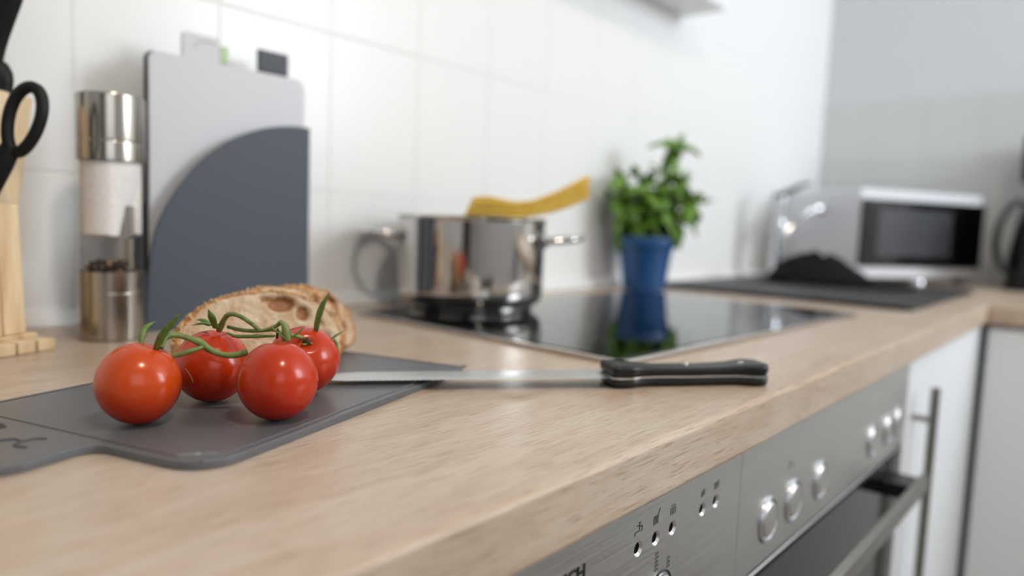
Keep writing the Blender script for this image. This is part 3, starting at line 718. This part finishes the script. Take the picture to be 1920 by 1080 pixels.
# ================================================================== knife block, scissors, knife
kb = thing('knife_block', 'pale pine knife block with slatted base at the left edge', 'knife block', (.201, .672, ZC + .0003), math.radians(22))
for k in range(6):   # slatted base
    bx('base_slat', M['pine'], kb, -.0168 * (k + 1) + .0022, -.0168 * k, 0, .098, 0, .0095, .0008)
bx('base_rail', M['pine'], kb, -.1005, 0, .020, .098, .0096, .0125, .0006)
for k in range(4):   # upright slats at the front
    x1 = -.0095 - .0195 * k; bm = bmesh.new()
    box(bm, x1 - .0187, x1, .020, .050, .0128, .1195, .0012)
    for v in bm.verts: v.co.x -= .0042 * (v.co.z - .0128) / .107 * (1 if k == 0 else .7)
    finish('front_slat', bm, M['pine'], kb)
bm = bmesh.new(); prism(bm, [(.006, .0128), (.0094, .120), (.0238, .2114), (-.052, .2160), (-.075, .120), (-.075, .0128)], .0505, .098, .001, axis='y'); blk = finish('slotted_block', bm, M['pine'], kb)
# scissors
def quad_pts(l): return [Vector(p) + Vector((0, 0, ZC)) for p in l]
sc = thing('kitchen_scissors', 'black handled kitchen scissors stuck in the pine knife block', 'scissors', (.1660, .6905, ZC + .120))
rtv = Vector((.6515, -.7576, .04)); upv = Vector((.042, .0885, .995)); fwv = Vector((.757, .647, -.09))
def sp3(u, v, w=0.0): return rtv * u + upv * v + fwv * w
loopc = Vector((.1822, .6725, ZC + .1870)) - Vector(sc.location)
e1v = Vector((.967, -.256, 0.0))
def loop(bm, c, sgn, e1, r=.0048):
    pts = []
    for i in range(36):
        a = 2 * PI * i / 36; u, v = .0125 * math.cos(a), .0268 * math.sin(a); u *= 1 + .12 * math.sin(a)
        th = -sgn * .27; uu, vv = u * math.cos(th) - v * math.sin(th), u * math.sin(th) + v * math.cos(th)
        pts.append(c + e1 * uu + upv * vv)
    ring_tube(bm, pts, r, 10)
bm = bmesh.new(); loop(bm, loopc, 1, rtv)
tube(bm, spl([tuple(loopc + sp3(-.0105, -.0215)), tuple(loopc + sp3(-.019, -.039)), tuple(loopc + sp3(-.028, -.056)), tuple(loopc + sp3(-.033, -.070))], 4), [.0072, .0074, .0076, .0078, .0078, .0078, .0078, .0078, .0076, .0074, .007, .007, .0068], 12)
finish('handle_loop', bm, M['softblack'], sc)
loop2 = loopc - e1v * .057 + upv * .002
def s2(u, v): return tuple(loop2 + e1v * u + upv * v)
pv = loopc + sp3(-.033, -.070)
bm = bmesh.new(); loop(bm, loop2, -1, e1v)
tube(bm, spl([s2(.0105, -.0215), s2(.018, -.040), s2(.0245, -.058), tuple(pv + Vector((-.002, -.004, -.004)))], 4), .0070, 12)
finish('handle_loop', bm, M['softblack'], sc)
bm = bmesh.new(); tube(bm, [tuple(pv + Vector((0, 0, .008))), tuple(pv + Vector((-.002, .004, -.045)))], [.008, .005], 8, flat=.3); finish('scissor_blade', bm, M['blade'], sc)
# big knife in the block
kn = thing('chef_knife', 'black handled knife standing upright in the pine knife block', 'knife', (.1660, .690, ZC + .205))
def kloc(px_u, z): return Vector((.1843, .7238, .12 + (z - .12) * 1.062 - .205)) - Vector((.1660, .690, 0)) + rtv * (px_u * 1.062)
path = [(-.0130, .204), (-.0128, .212), (-.0122, .2205), (-.0155, .2262), (-.0150, .235), (-.0115, .250), (-.0060, .268), (-.0005, .285), (.004, .305), (.006, .325), (.004, .338)]
wid = [.0165, .0165, .0165, .0128, .0122, .0128, .0140, .0150, .0155, .0150, .009]
pp = spl([(a, b, c) for (a, b), c in zip(path, wid)], 4)
bm = bmesh.new(); tube(bm, [tuple(kloc(a, b)) for a, b, c in pp], [c * 1.062 for a, b, c in pp], 14, flat=.55, up=fwv); finish('handle', bm, M['softblack'], kn)
bm = bmesh.new(); tube(bm, [tuple(kloc(-.013, .10)), tuple(kloc(-.013, .205))], [.004, .013], 8, flat=.12, up=fwv); finish('blade', bm, M['blade'], kn)

# ================================================================== salt and pepper mill
ml = thing('salt_pepper_mill', 'steel and clear salt and pepper mill by the tiled wall', 'mill', (.2585, .706, ZC + .0003), math.radians(20))
r = .0278
bm = bmesh.new(); lathe(bm, [(0, 0), (r - .001, 0), (r, .001), (r, .0425), (r - .0003, .0434), (r - .0003, .0440), (r, .0449), (r, .0625), (r - .0016, .0625), (r - .003, .056), (0, .056)], 64); finish('pepper_base', bm, M['millsteel'], ml)
bm = bmesh.new(); lathe(bm, [(r - .0006, .0628), (r - .0006, .1612), (r - .0028, .1612), (r - .0028, .0628)], 64, closed=True); finish('clear_tube', bm, M['glass'], ml)
bm = bmesh.new(); lathe(bm, [(0, .0925), (r - .0032, .0925), (r - .0032, .0945), (0, .0945)], 48); finish('divider', bm, M['glass'], ml)
bm = bmesh.new(); prof = [(0, .0948), (r - .0045, .0948), (r - .0034, .0965), (r - .0034, .150), (r - .0034, .1608), (0, .1608)]; lathe(bm, prof, 64)
cr = Matrix.Rotation(-math.radians(20), 3, 'Z') @ rt2; rc = Matrix.Rotation(-math.radians(20), 3, 'Z') @ fw2
for v in bm.verts:
    q_ = v.co.dot(cr); e_ = .0115 + .010 * max(0, min(1, (v.co.z - .120) / .006))
    if q_ > e_ and v.co.z < .135 and v.co.dot(rc) < .012: v.co -= cr * (q_ - e_)
finish('salt', bm, M['salt'], ml, angle=30)
bm = bmesh.new(); p_ = Matrix.Rotation(-math.radians(20), 3, 'Z') @ (rt2 * .0178 - fw2 * .004); tube(bm, [(p_.x, p_.y, .0640), (p_.x, p_.y, .0922)], .0042, 16); tube(bm, [(p_.x, p_.y, .0950), (p_.x, p_.y, .122)], .0042, 16); finish('inner_spindle', bm, M['millsteel'], ml)
random.seed(5); bm = bmesh.new()
for layer in range(3):
    for k in range(34):
        rad = (r - .0068) * math.sqrt(random.random() if layer else random.uniform(.5, 1)); a = random.uniform(0, 2 * PI)
        c = Vector((rad * math.cos(a), rad * math.sin(a), .0612 + layer * .0036 + random.uniform(0, .0022)))
        rr = bmesh.ops.create_icosphere(bm, subdivisions=1, radius=random.uniform(.0020, .0027)); mi = 1 if random.random() < .2 else 0
        for v in rr['verts']:
            v.co = v.co * (1 + .2 * noise.noise(v.co * 900 + c * 100)) + c
            for f in v.link_faces: f.material_index = mi
pc = finish('peppercorns', bm, [M['pepper'], M['pepper2']], ml); pc['kind'] = 'stuff'
bm = bmesh.new(); lathe(bm, [(0, .158), (r - .0034, .1612), (r, .1616), (r, .1776), (r - .0007, .1784), (r - .0007, .1792), (r, .1800), (r + .0002, .2180), (r - .0008, .2200), (r - .004, .2206), (0, .2206)], 64); finish('steel_cap', bm, M['millsteel'], ml)

# ================================================================== board set: stand + three boards
st = thing('board_stand', 'slate grey cutting board stand with quarter round front panel', 'board stand', (0, 0, ZC + .0003))
curve = spl([(.4777, .2197), (.4572, .2196), (.4242, .2139), (.3932, .2016), (.3696, .1874), (.3471, .1678), (.3281, .1438), (.3149, .1220), (.3055, .1007), (.2998, .0744), (.2972, .0482), (.2954, .0113), (.2950, 0.0)], 4)
bm = bmesh.new(); prism(bm, curve + [(.4785, 0.0)], .7225, .7265, .0008, axis='y'); finish('front_panel', bm, M['panelgrey'], st)
bx('stand_base', M['panelgrey'], st, .3000, .4785, .7268, .7860, 0, .010, .002)
bm = bmesh.new(); prism(bm, curve + [(.4785, 0.0)], .7800, .7838, .0008, axis='y'); finish('rear_panel', bm, M['panelgrey'], st)
def board(name, label, y0, x0, x1, z1, tab, m, tabm, marker=None):
    t = thing(name, label, 'cutting board', (0, y0, ZC + .0106))
    a, b = tab
    pts = rounded([(x0, 0), (x1, 0), (x1, z1), (b, z1), (b, z1 + .0255), (a, z1 + .0255), (a, z1), (x0, z1)], [.004, .004, .012, .0015, .004, .004, .0015, .009], 5)
    bm = bmesh.new(); prism(bm, pts, 0, .0040, .0007, axis='y'); bo = finish('board', bm, m, t)
    if tabm:
        bx('tab', tabm, t, a - .0002, b + .0002, -.0003, .0043, z1 + .0035, z1 + .0258, .0010)
    if marker:
        bx('tab_marker', marker, t, b + .0001, b + .0092, .0003, .0037, z1 + .001, z1 + .0185, .0008)
    return t
g = board('cutting_board', 'light grey cutting board with a pale green tab edge, front one in the stand', .7400, .3062, .4812, .2652, (.3390, .3788), M['boardlight'], None, M['tabgreen'])
bm = bmesh.new(); tube(bm, spl([(.350, -.0002, .277), (.358, -.0002, .2835), (.368, -.0002, .2845), (.374, -.0002, .2835)], 4), .0006, 6); finish('tab_icon', bm, mat('faint_grey_mark', (180, 181, 186), .5), g)
board('cutting_board', 'black cutting board with a dark tab, standing behind the light grey one', .7600, .3105, .4860, .2690, (.4340, .4715), M['boardblack'], M['tabdark'])

# ================================================================== chopping board on the worktop
cbd = thing('chopping_board', 'dark grey plastic chopping board with handle lying under the tomatoes', 'chopping board', (0, 0, ZC + .0003), math.radians(17.0))
out = rounded([(.2335, .2505), (.5035, .2560), (.5035, .4375), (.2365, .4375), (.190, .4375), (.176, .425), (.176, .333), (.197, .3215), (.2330, .3225)], [.022, .008, .010, .002, .016, .016, .016, .020, .010], 8)
hole = [(.2265 + .0060 * math.cos(2 * PI * i / 24), .407 + .026 * math.sin(2 * PI * i / 24)) for i in range(24)]
bm = bmesh.new()
def fill_plate(bm, outer, hole, z0, z1):
    loops = {}
    for z in (z0, z1):
        ov_ = [bm.verts.new((x, y, z)) for x, y in outer]; hv = [bm.verts.new((x, y, z)) for x, y in hole]
        allv = ov_ + hv
        for t3 in tessellate_polygon([[Vector((x, y, 0)) for x, y in outer], [Vector((x, y, 0)) for x, y in hole]]):
            bm.faces.new([allv[q] for q in t3])
        loops[z] = (ov_, hv)
    for k in (0, 1):
        a, b = loops[z0][k], loops[z1][k]
        for i in range(len(a)): bm.faces.new((a[i], a[(i + 1) % len(a)], b[(i + 1) % len(a)], b[i]))
    return loops
lp = fill_plate(bm, out, hole, 0.0, .0042)
bmesh.ops.recalc_face_normals(bm, faces=bm.faces)
ee = [e for e in bm.edges if all(abs(v.co.z - .0042) < 1e-6 for v in e.verts) and len(e.link_faces) == 2 and e.calc_face_angle(0) > 1.0]
bmesh.ops.bevel(bm, geom=ee, offset=.0009, segments=3, affect='EDGES', profile=.5)
finish('board_slab', bm, M['boardgrey'], cbd)
# raised outer rim along the long front and the right end, hinge seam by the handle
bm = bmesh.new(); tube(bm, spl([(.2395, .2580, .0042), (.250, .2558, .0042), (.262, .2556, .0042), (.36, .2578, .0042), (.4935, .2603, .0042), (.4990, .2640, .0042), (.4990, .35, .0042), (.4990, .4325, .0042)], 4), .0008, 6); finish('board_rim', bm, M['boardgrey'], cbd)
bm = bmesh.new(); box(bm, .2375, .2385, .272, .4370, .0040, .00445, .0001); finish('hinge_seam', bm, M['boardmark'], cbd)
bm = bmesh.new(); tube(bm, spl([(.200, .388, .0042), (.2035, .376, .0042), (.2085, .366, .0042), (.2130, .362, .0042), (.2175, .358, .0042), (.2165, .352, .0042), (.2115, .349, .0042), (.2125, .341, .0042)], 4), .0008, 6)
tube(bm, spl([(.2165, .352, .0042), (.2225, .351, .0042), (.2255, .3465, .0042)], 4), .0007, 6); finish('embossed_mark', bm, M['boardmark'], cbd)
# tiny worn white print near the front corner (unreadable in the photograph)
bm = bmesh.new(); random.seed(11)
for k in range(11):
    u = .0001 + k * .00165; hgt = .0011 if k != 5 else .0022; wdt = .0005 if k != 5 else .0010
    box(bm, u - wdt, u + wdt, -hgt, hgt, 0, .00012)
pr_ = finish('worn_print', bm, M['print_white'], cbd, smooth=False)
pr_.matrix_local = Matrix.Translation((.2405, .2735, .0042)) @ Matrix.Rotation(math.radians(-50), 4, 'Z')

# ================================================================== tomatoes
ZB = ZC + .0046
def tomato(label, cx, cy, rad, hgt, axis, seedv):
    t = thing('tomato', label, 'tomato', (cx, cy, ZB), 0, 'vine tomatoes on the board')
    bm = bmesh.new(); bmesh.ops.create_uvsphere(bm, u_segments=56, v_segments=36, radius=1.0)
    ax = Vector(axis).normalized(); q = Vector((0, 0, 1)).rotation_difference(ax)
    for v in bm.verts:
        p = v.co.copy(); th = math.atan2(p.y, p.x); rr = math.hypot(p.x, p.y)
        lob = 1 + .012 * math.cos(5 * th + seedv) * rr ** 2
        z = p.z * .97 - (.16 * math.exp(-(rr / .20) ** 2) if p.z > 0 else -.02 * math.exp(-(rr / .2) ** 2))
        p2 = q @ Vector((p.x * lob, p.y * lob, z))
        v.co = Vector((p2.x * rad, p2.y * rad, p2.z * hgt / 2))
    zmin = min(v.co.z for v in bm.verts)
    for v in bm.verts: v.co.z += -zmin
    finish('tomato_flesh', bm, M['tomato_o' if 'orange' in label else 'tomato'], t, angle=0); return t
tomato('orange red tomato nearest the board handle, leftmost of the four', .1577, .3962, .0214, .0452, (.30, -.12, .93), .3)
tomato('red tomato at the back of the vine, in front of the first bread slice', .2089, .4168, .0220, .0452, (.05, -.10, 1), 1.9)
tomato('large red tomato at the front edge of the board, nearest the camera', .2163, .3555, .0219, .0460, (.12, .12, 1), 4.1)
tomato('half hidden red tomato against the serrated knife tip', .2624, .4003, .0229, .0440, (-.35, -.72, .75), 2.6)
# vine with calyxes
vn = thing('tomato_vine', 'green vine stalk joining the four tomatoes', 'vine', (0, 0, ZC))
def vt(name, m, pts, rads, n=8, flat=1.0):
    P = spl([tuple(p) + (r_,) for p, r_ in zip(pts, rads)], 5)
    bm = bmesh.new(); tube(bm, [p[:3] for p in P], [max(.00015, p[3] * (1 + .13 * noise.noise(Vector(p[:3]) * 420))) for p in P], n, flat=flat); return finish(name, bm, m, vn, angle=0)
vt('stalk', M['vine'], [(0.1662, 0.3886, 0.0462), (0.1694, 0.3919, 0.0502), (0.1747, 0.3921, 0.0518), (0.181, 0.3906, 0.0499), (0.1876, 0.3886, 0.0468), (0.1917, 0.3864, 0.0428), (0.1977, 0.3821, 0.0397), (0.2025, 0.3779, 0.0395), (0.2069, 0.373, 0.0415)], [.0017, .0018, .0016, .0016, .0022, .0019, .0017, .0018, .0022])
vt('stalk', M['vine'], [(0.1726, 0.3929, 0.0395), (0.1788, 0.389, 0.0417), (0.186, 0.3871, 0.0439), (0.1906, 0.3879, 0.0448)], [.0011, .0015, .0013, .0015])
vt('stalk', M['vine'], [(0.2105, 0.4120, 0.0485), (0.2112, 0.4057, 0.057), (0.2114, 0.3997, 0.0599), (0.2126, 0.3921, 0.0597), (0.2149, 0.3859, 0.0571), (0.2169, 0.3769, 0.053)], [.0019, .0016, .0014, .0013, .0013, .0012])
vt('stalk', M['vine'], [(0.2132, 0.4057, 0.0513), (0.2147, 0.3915, 0.051), (0.2171, 0.3766, 0.0524), (0.2186, 0.3688, 0.0542), (0.2206, 0.3637, 0.0569), (0.221, 0.3605, 0.0591), (0.2219, 0.3575, 0.0563), (0.2228, 0.3572, 0.0488)], [.0011, .0012, .0011, .0012, .0013, .0012, .0021, .0026])
vt('stalk', M['sepal'], [(0.2102, 0.4012, 0.0489), (0.2105, 0.3929, 0.0477), (0.214, 0.3812, 0.0487), (0.2204, 0.3661, 0.0504)], [.0004, .0014, .0015, .0010], 8, .7)
vt('stalk', M['vine'], [(0.2180, 0.3700, 0.0535), (0.2260, 0.3760, 0.0520), (0.2380, 0.3830, 0.0480), (0.2540, 0.3890, 0.0430)], [.0010, .0010, .0011, .0012])
def sepal(pts, w): return vt('sepal', M['sepal'], pts, [w * k for k in ([.75, 1, .8, .08] if len(pts) == 4 else [.8, 1, .08] if len(pts) == 3 else [1, .1])], 8, .45)
sepal([(0.1646, 0.3907, 0.045), (0.1654, 0.3846, 0.0537), (0.168, 0.3795, 0.0604), (0.17, 0.3747, 0.0656)], .0027)
sepal([(0.166, 0.4139, 0.0440), (0.1691, 0.4186, 0.0506), (0.1733, 0.4218, 0.0536), (0.1786, 0.4236, 0.0554)], .0017)
sepal([(0.2084, 0.4114, 0.0505), (0.205, 0.4099, 0.0573), (0.203, 0.4099, 0.0622)], .0028)
sepal([(0.2067, 0.4166, 0.0515), (0.2032, 0.4176, 0.0529), (0.198, 0.4204, 0.0517)], .0020)
sepal([(0.2085, 0.4170, 0.0515), (0.206, 0.423, 0.0540), (0.204, 0.428, 0.0535)], .0020)
sepal([(0.266, 0.3929, 0.0455), (0.2662, 0.3905, 0.055), (0.2674, 0.3872, 0.0639), (0.2692, 0.383, 0.0715)], .0030)
sepal([(0.2767, 0.3916, 0.0395), (0.2807, 0.3903, 0.0422), (0.2853, 0.3884, 0.0452)], .0014)
sepal([(0.2780, 0.3900, 0.0400), (0.2795, 0.3880, 0.0360), (0.278, 0.3862, 0.0325)], .0016)
sepal([(0.2210, 0.3560, 0.0500), (0.2170, 0.3590, 0.0545), (0.2140, 0.3600, 0.0575)], .0013)
sepal([(0.2240, 0.3560, 0.0500), (0.2285, 0.3530, 0.0540), (0.2300, 0.3510, 0.0565)], .0013)
sepal([(0.2559, 0.3882, 0.0395), (0.2530, 0.3862, 0.0392), (0.2500, 0.3848, 0.0400)], .0016)
sepal([(0.2575, 0.3880, 0.0400), (0.2600, 0.3865, 0.0388), (0.2620, 0.3858, 0.0400)], .0016)
vt('dry_stub', M['stemscar'], [(0.2565, 0.3892, 0.0390), (0.2560, 0.3872, 0.0415), (0.2556, 0.3868, 0.0432)], [.0022, .0022, .0006], 9)
vt('dry_stub', M['stemscar'], [(0.2188, 0.3610, 0.0500), (0.2180, 0.3590, 0.0540), (0.2178, 0.3585, 0.0560)], [.0008, .0008, .0005], 8)
vt('hair_root', M['vine'], [(0.1790, 0.3880, 0.0330), (0.1815, 0.3870, 0.0290), (0.1825, 0.3860, 0.0250)], [.00022, .0002, .0002], 6)

# ================================================================== bread slices
def slice_outline(w, h, sd, k=132):
    pts = []
    for i in range(k):
        a = 2 * PI * i / k; c, s = math.cos(a), math.sin(a)
        x = w / 2 * math.copysign(abs(c) ** .92, c); y = h * (.26 + .74 * s ** .95) if s > 0 else h * (.26 + .26 * math.copysign(abs(s) ** .5, s))
        x += .03 * w * max(0, s) ** 2
        f = 1 + .025 * noise.noise(Vector((c * 2, s * 2, sd))) ; pts.append((x * f, y * f))
    return pts
def bread(label, base, yaw, lean, w, h, th, sd, holes, nseed):
    t = thing('bread_slice', label, 'bread', (base[0], base[1], base[2]), yaw, 'bread slices on the board')
    T = Matrix.Rotation(lean, 4, 'X')     # local: x width, z height, y thickness (front face at y=0)
    outl = slice_outline(w, h, sd); k = len(outl); NR = 44; cx, cy = .02 * w, h * .42
    bm = bmesh.new(); deep = {}
    for side, yy in ((0, 0.0), (1, th)):
        rings = []
        for r_ in range(1, NR + 1):
            f = r_ / NR * .955; ring = []
            for (x, y) in outl:
                X, Y = cx + (x - cx) * f, cy + (y - cy) * f; dep = 0
                for (hx_, hy_, ha, hb, hd) in holes:
                    q = ((X - hx_) / ha) ** 2 + ((Y - hy_) / hb) ** 2
                    if q < 1.6: dep = max(dep, hd * (1 - min(1, q / 1.25) ** 2))
                dep += .0006 * (noise.noise(Vector((X * 240, Y * 240, sd))) + .6 * noise.noise(Vector((X * 520, Y * 520, sd))))
                ring.append(bm.verts.new((X, yy + (dep if side == 0 else -dep * .3), Y))); deep[ring[-1]] = dep if side == 0 else 0
            rings.append(ring)
        c0 = bm.verts.new((cx, yy, cy))
        for i in range(k): bm.faces.new((c0, rings[0][i], rings[0][(i + 1) % k]))
        for a, b in zip(rings, rings[1:]):
            for i in range(k): bm.faces.new((a[i], a[(i + 1) % k], b[(i + 1) % k], b[i]))
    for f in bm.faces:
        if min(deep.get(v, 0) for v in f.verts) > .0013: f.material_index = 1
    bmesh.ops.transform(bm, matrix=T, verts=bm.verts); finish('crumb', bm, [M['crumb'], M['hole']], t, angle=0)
    bm = bmesh.new(); prof = [(.925, .0004), (.965, -.0003), (1.0, .0012), (1.012, th * .5), (1.0, th - .0012), (.975, th + .0003), (.945, th - .0004), (.91, th * .5)]
    rings = []
    for (f, yy) in prof:
        ring = []
        for (x, y) in outl:
            X, Y = cx + (x - cx) * f, cy + (y - cy) * f
            b = .0018 * noise.noise(Vector((X * 150, Y * 150, yy * 150 + sd))) * (1 if f > .98 else .2)
            ring.append(bm.verts.new((X + b * x / w, yy, Y + b)))
        rings.append(ring)
    for i_ in range(len(rings)):
        a, b = rings[i_], rings[(i_ + 1) % len(rings)]
        for i in range(k): bm.faces.new((a[i], a[(i + 1) % k], b[(i + 1) % k], b[i]))
    bmesh.ops.transform(bm, matrix=T, verts=bm.verts); finish('crust', bm, M['crust'], t, angle=0)
    if nseed:
        bm = bmesh.new(); random.seed(int(sd * 10))
        for _ in range(nseed):
            i = random.uniform(.30, .98) * k / 2; f_ = i % 1; i = int(i); x, y = outl[i][0] * (1 - f_) + outl[i + 1][0] * f_, outl[i][1] * (1 - f_) + outl[i + 1][1] * f_
            q_ = 1.012 if random.random() < .6 else random.uniform(.95, 1.01); p = Vector((cx + (x - cx) * q_, random.uniform(0, th) if q_ == 1.012 else -.0004, cy + (y - cy) * q_)); s_ = random.uniform(.6, 1.05); rr = bmesh.ops.create_icosphere(bm, subdivisions=1, radius=1)
            R_ = Matrix.Rotation(random.uniform(0, PI), 3, 'Y') @ Matrix.Rotation(random.uniform(0, PI), 3, 'Z')
            for v in rr['verts']: v.co = R_ @ Vector((v.co.x * .0022, v.co.y * .0012, v.co.z * .0008)) * s_ + p
        bmesh.ops.transform(bm, matrix=T, verts=bm.verts); sd_ = finish('seeds', bm, M['seed'], t); sd_['kind'] = 'stuff'
    return t
by = math.radians(-14)
bu = Vector((math.cos(by), math.sin(by), 0)); bn = Vector((-math.sin(by), math.cos(by), 0))
b0 = Vector((.2830, .4800, ZB + .0004))
bread('first bread slice facing the camera, leaning behind the back tomato', b0, by, math.radians(-20), .126, .060, .0185, 1.7,
      [(.016, .0490, .0110, .0062, .006), (.0320, .0410, .0058, .0062, .005), (.004, .0530, .005, .0026, .003), (.0440, .033, .0035, .003, .003), (-.02, .03, .003, .002, .002), (.030, .028, .003, .0025, .0025), (-.005, .024, .004, .0025, .002), (.049, .022, .004, .003, .003)], 150)
bread('middle bread slice, half covered by the first slice', b0 + bu * .018 + bn * .0228, by, math.radians(-20), .112, .062, .0130, 5.2,
      [(.030, .046, .007, .006, .004), (.042, .032, .006, .005, .004), (.049, .018, .003, .003, .002)], 40)
bread('rearmost bread slice with brown crust next to the knife blade', b0 + bu * .038 + bn * .0410, by, math.radians(-20), .104, .060, .0130, 8.3,
      [(.030, .040, .008, .010, .005), (.040, .022, .004, .005, .003)], 30)

# ================================================================== bread knife
K0 = Vector((.4568, .2918)); K1 = Vector((.5631, .2142)); kang = math.atan2(K1.y - K0.y, K1.x - K0.x)
bk = thing('bread_knife', 'serrated bread knife with black riveted handle lying across board and worktop', 'knife', (K0.x, K0.y, ZC + .0002), kang)
HL = (K1 - K0).length + .004; zt = .0078
# handle: local x along, y across (+y away from the camera), z up; the knife lies on its flat side
hw = [(0, -.0130, .0150), (.006, -.0148, .0152), (.016, -.0144, .0150), (.024, -.0112, .0140), (.040, -.0094, .0130), (.065, -.0102, .0128), (.090, -.0092, .0130), (.108, -.0098, .0140), (.120, -.0142, .0150), (.129, -.0140, .0142), (.1345, -.0080, .0100)]
hws = spl(hw, 3)
poly = [(x, a) for x, a, b in hws] + [(x, b) for x, a, b in reversed(hws)]
bm = bmesh.new(); prism(bm, poly, zt - .00075, zt + .00075); finish('tang', bm, M['blade'], bk)['label'] = 'bright steel tang line'
def scale_poly(p, f): 
    return [(x * .994 + .0004, y * f + .0004) for x, y in p]
bm = bmesh.new(); prism(bm, scale_poly(poly, .985), zt + .0008, zt + .0082, .0026, 3); hs_b = [setattr(v.co, 'z', zt + .0008 + (v.co.z - zt - .0008) * (1.16 - .36 * min(1, max(0, (1 - abs(v.co.x - .0665) / .052) * 2.2)))) for v in bm.verts]; hs = finish('handle_scale', bm, M['handleblack'], bk)
bm = bmesh.new(); prism(bm, scale_poly(poly, .985), .0002, zt - .0008, .0026, 3); finish('handle_scale', bm, M['handleblack'], bk)
for rx in (.0125, .066, .116):
    bm = bmesh.new(); lathe(bm, [(0, zt + .0087), (.0028, zt + .0086), (.0033, zt + .0080), (.0033, zt + .006), (0, zt + .006)], 20, rx, .0035); finish('rivet', bm, M['steel'], bk)
# blade: serrated towards the camera (-y)
BL = .216; top, low = [], []
nT = 50
prof_e = lambda x: -.0120 + .0015 * (x / BL) + (.0085 * max(0, (x - .190) / .026) ** 2)
prof_s = lambda x: .0150 - .0010 * (x / BL) - (.0110 * max(0, (x - .178) / .038) ** 1.7)
bm = bmesh.new(); cols_ = []
xsB = [i * BL / (nT * 4) for i in range(nT * 4 + 1)]
for i, x in enumerate(xsB):
    ph = (i % 4) / 4; ser = .0011 * math.sin(PI * ph) if .012 < x < .212 else 0
    e, s_ = prof_e(x) + ser, prof_s(x); mid = e + (s_ - e) * .42
    if s_ - e < .0012: s_ = e + .0012; mid = (e + s_) / 2
    cols_.append([(-x, e, 0), (-x, mid, .00085), (-x, s_, .0010), (-x, s_, -.0010), (-x, mid, -.00085)])
vv = [[bm.verts.new((p[0], p[1], p[2] + zt)) for p in c] for c in cols_]
for a, b in zip(vv, vv[1:]):
    for j in range(5): bm.faces.new((a[j], b[j], b[(j + 1) % 5], a[(j + 1) % 5]))
bm.faces.new(vv[0]); bm.faces.new(vv[-1][::-1]); finish('blade', bm, M['blade'], bk, angle=8)
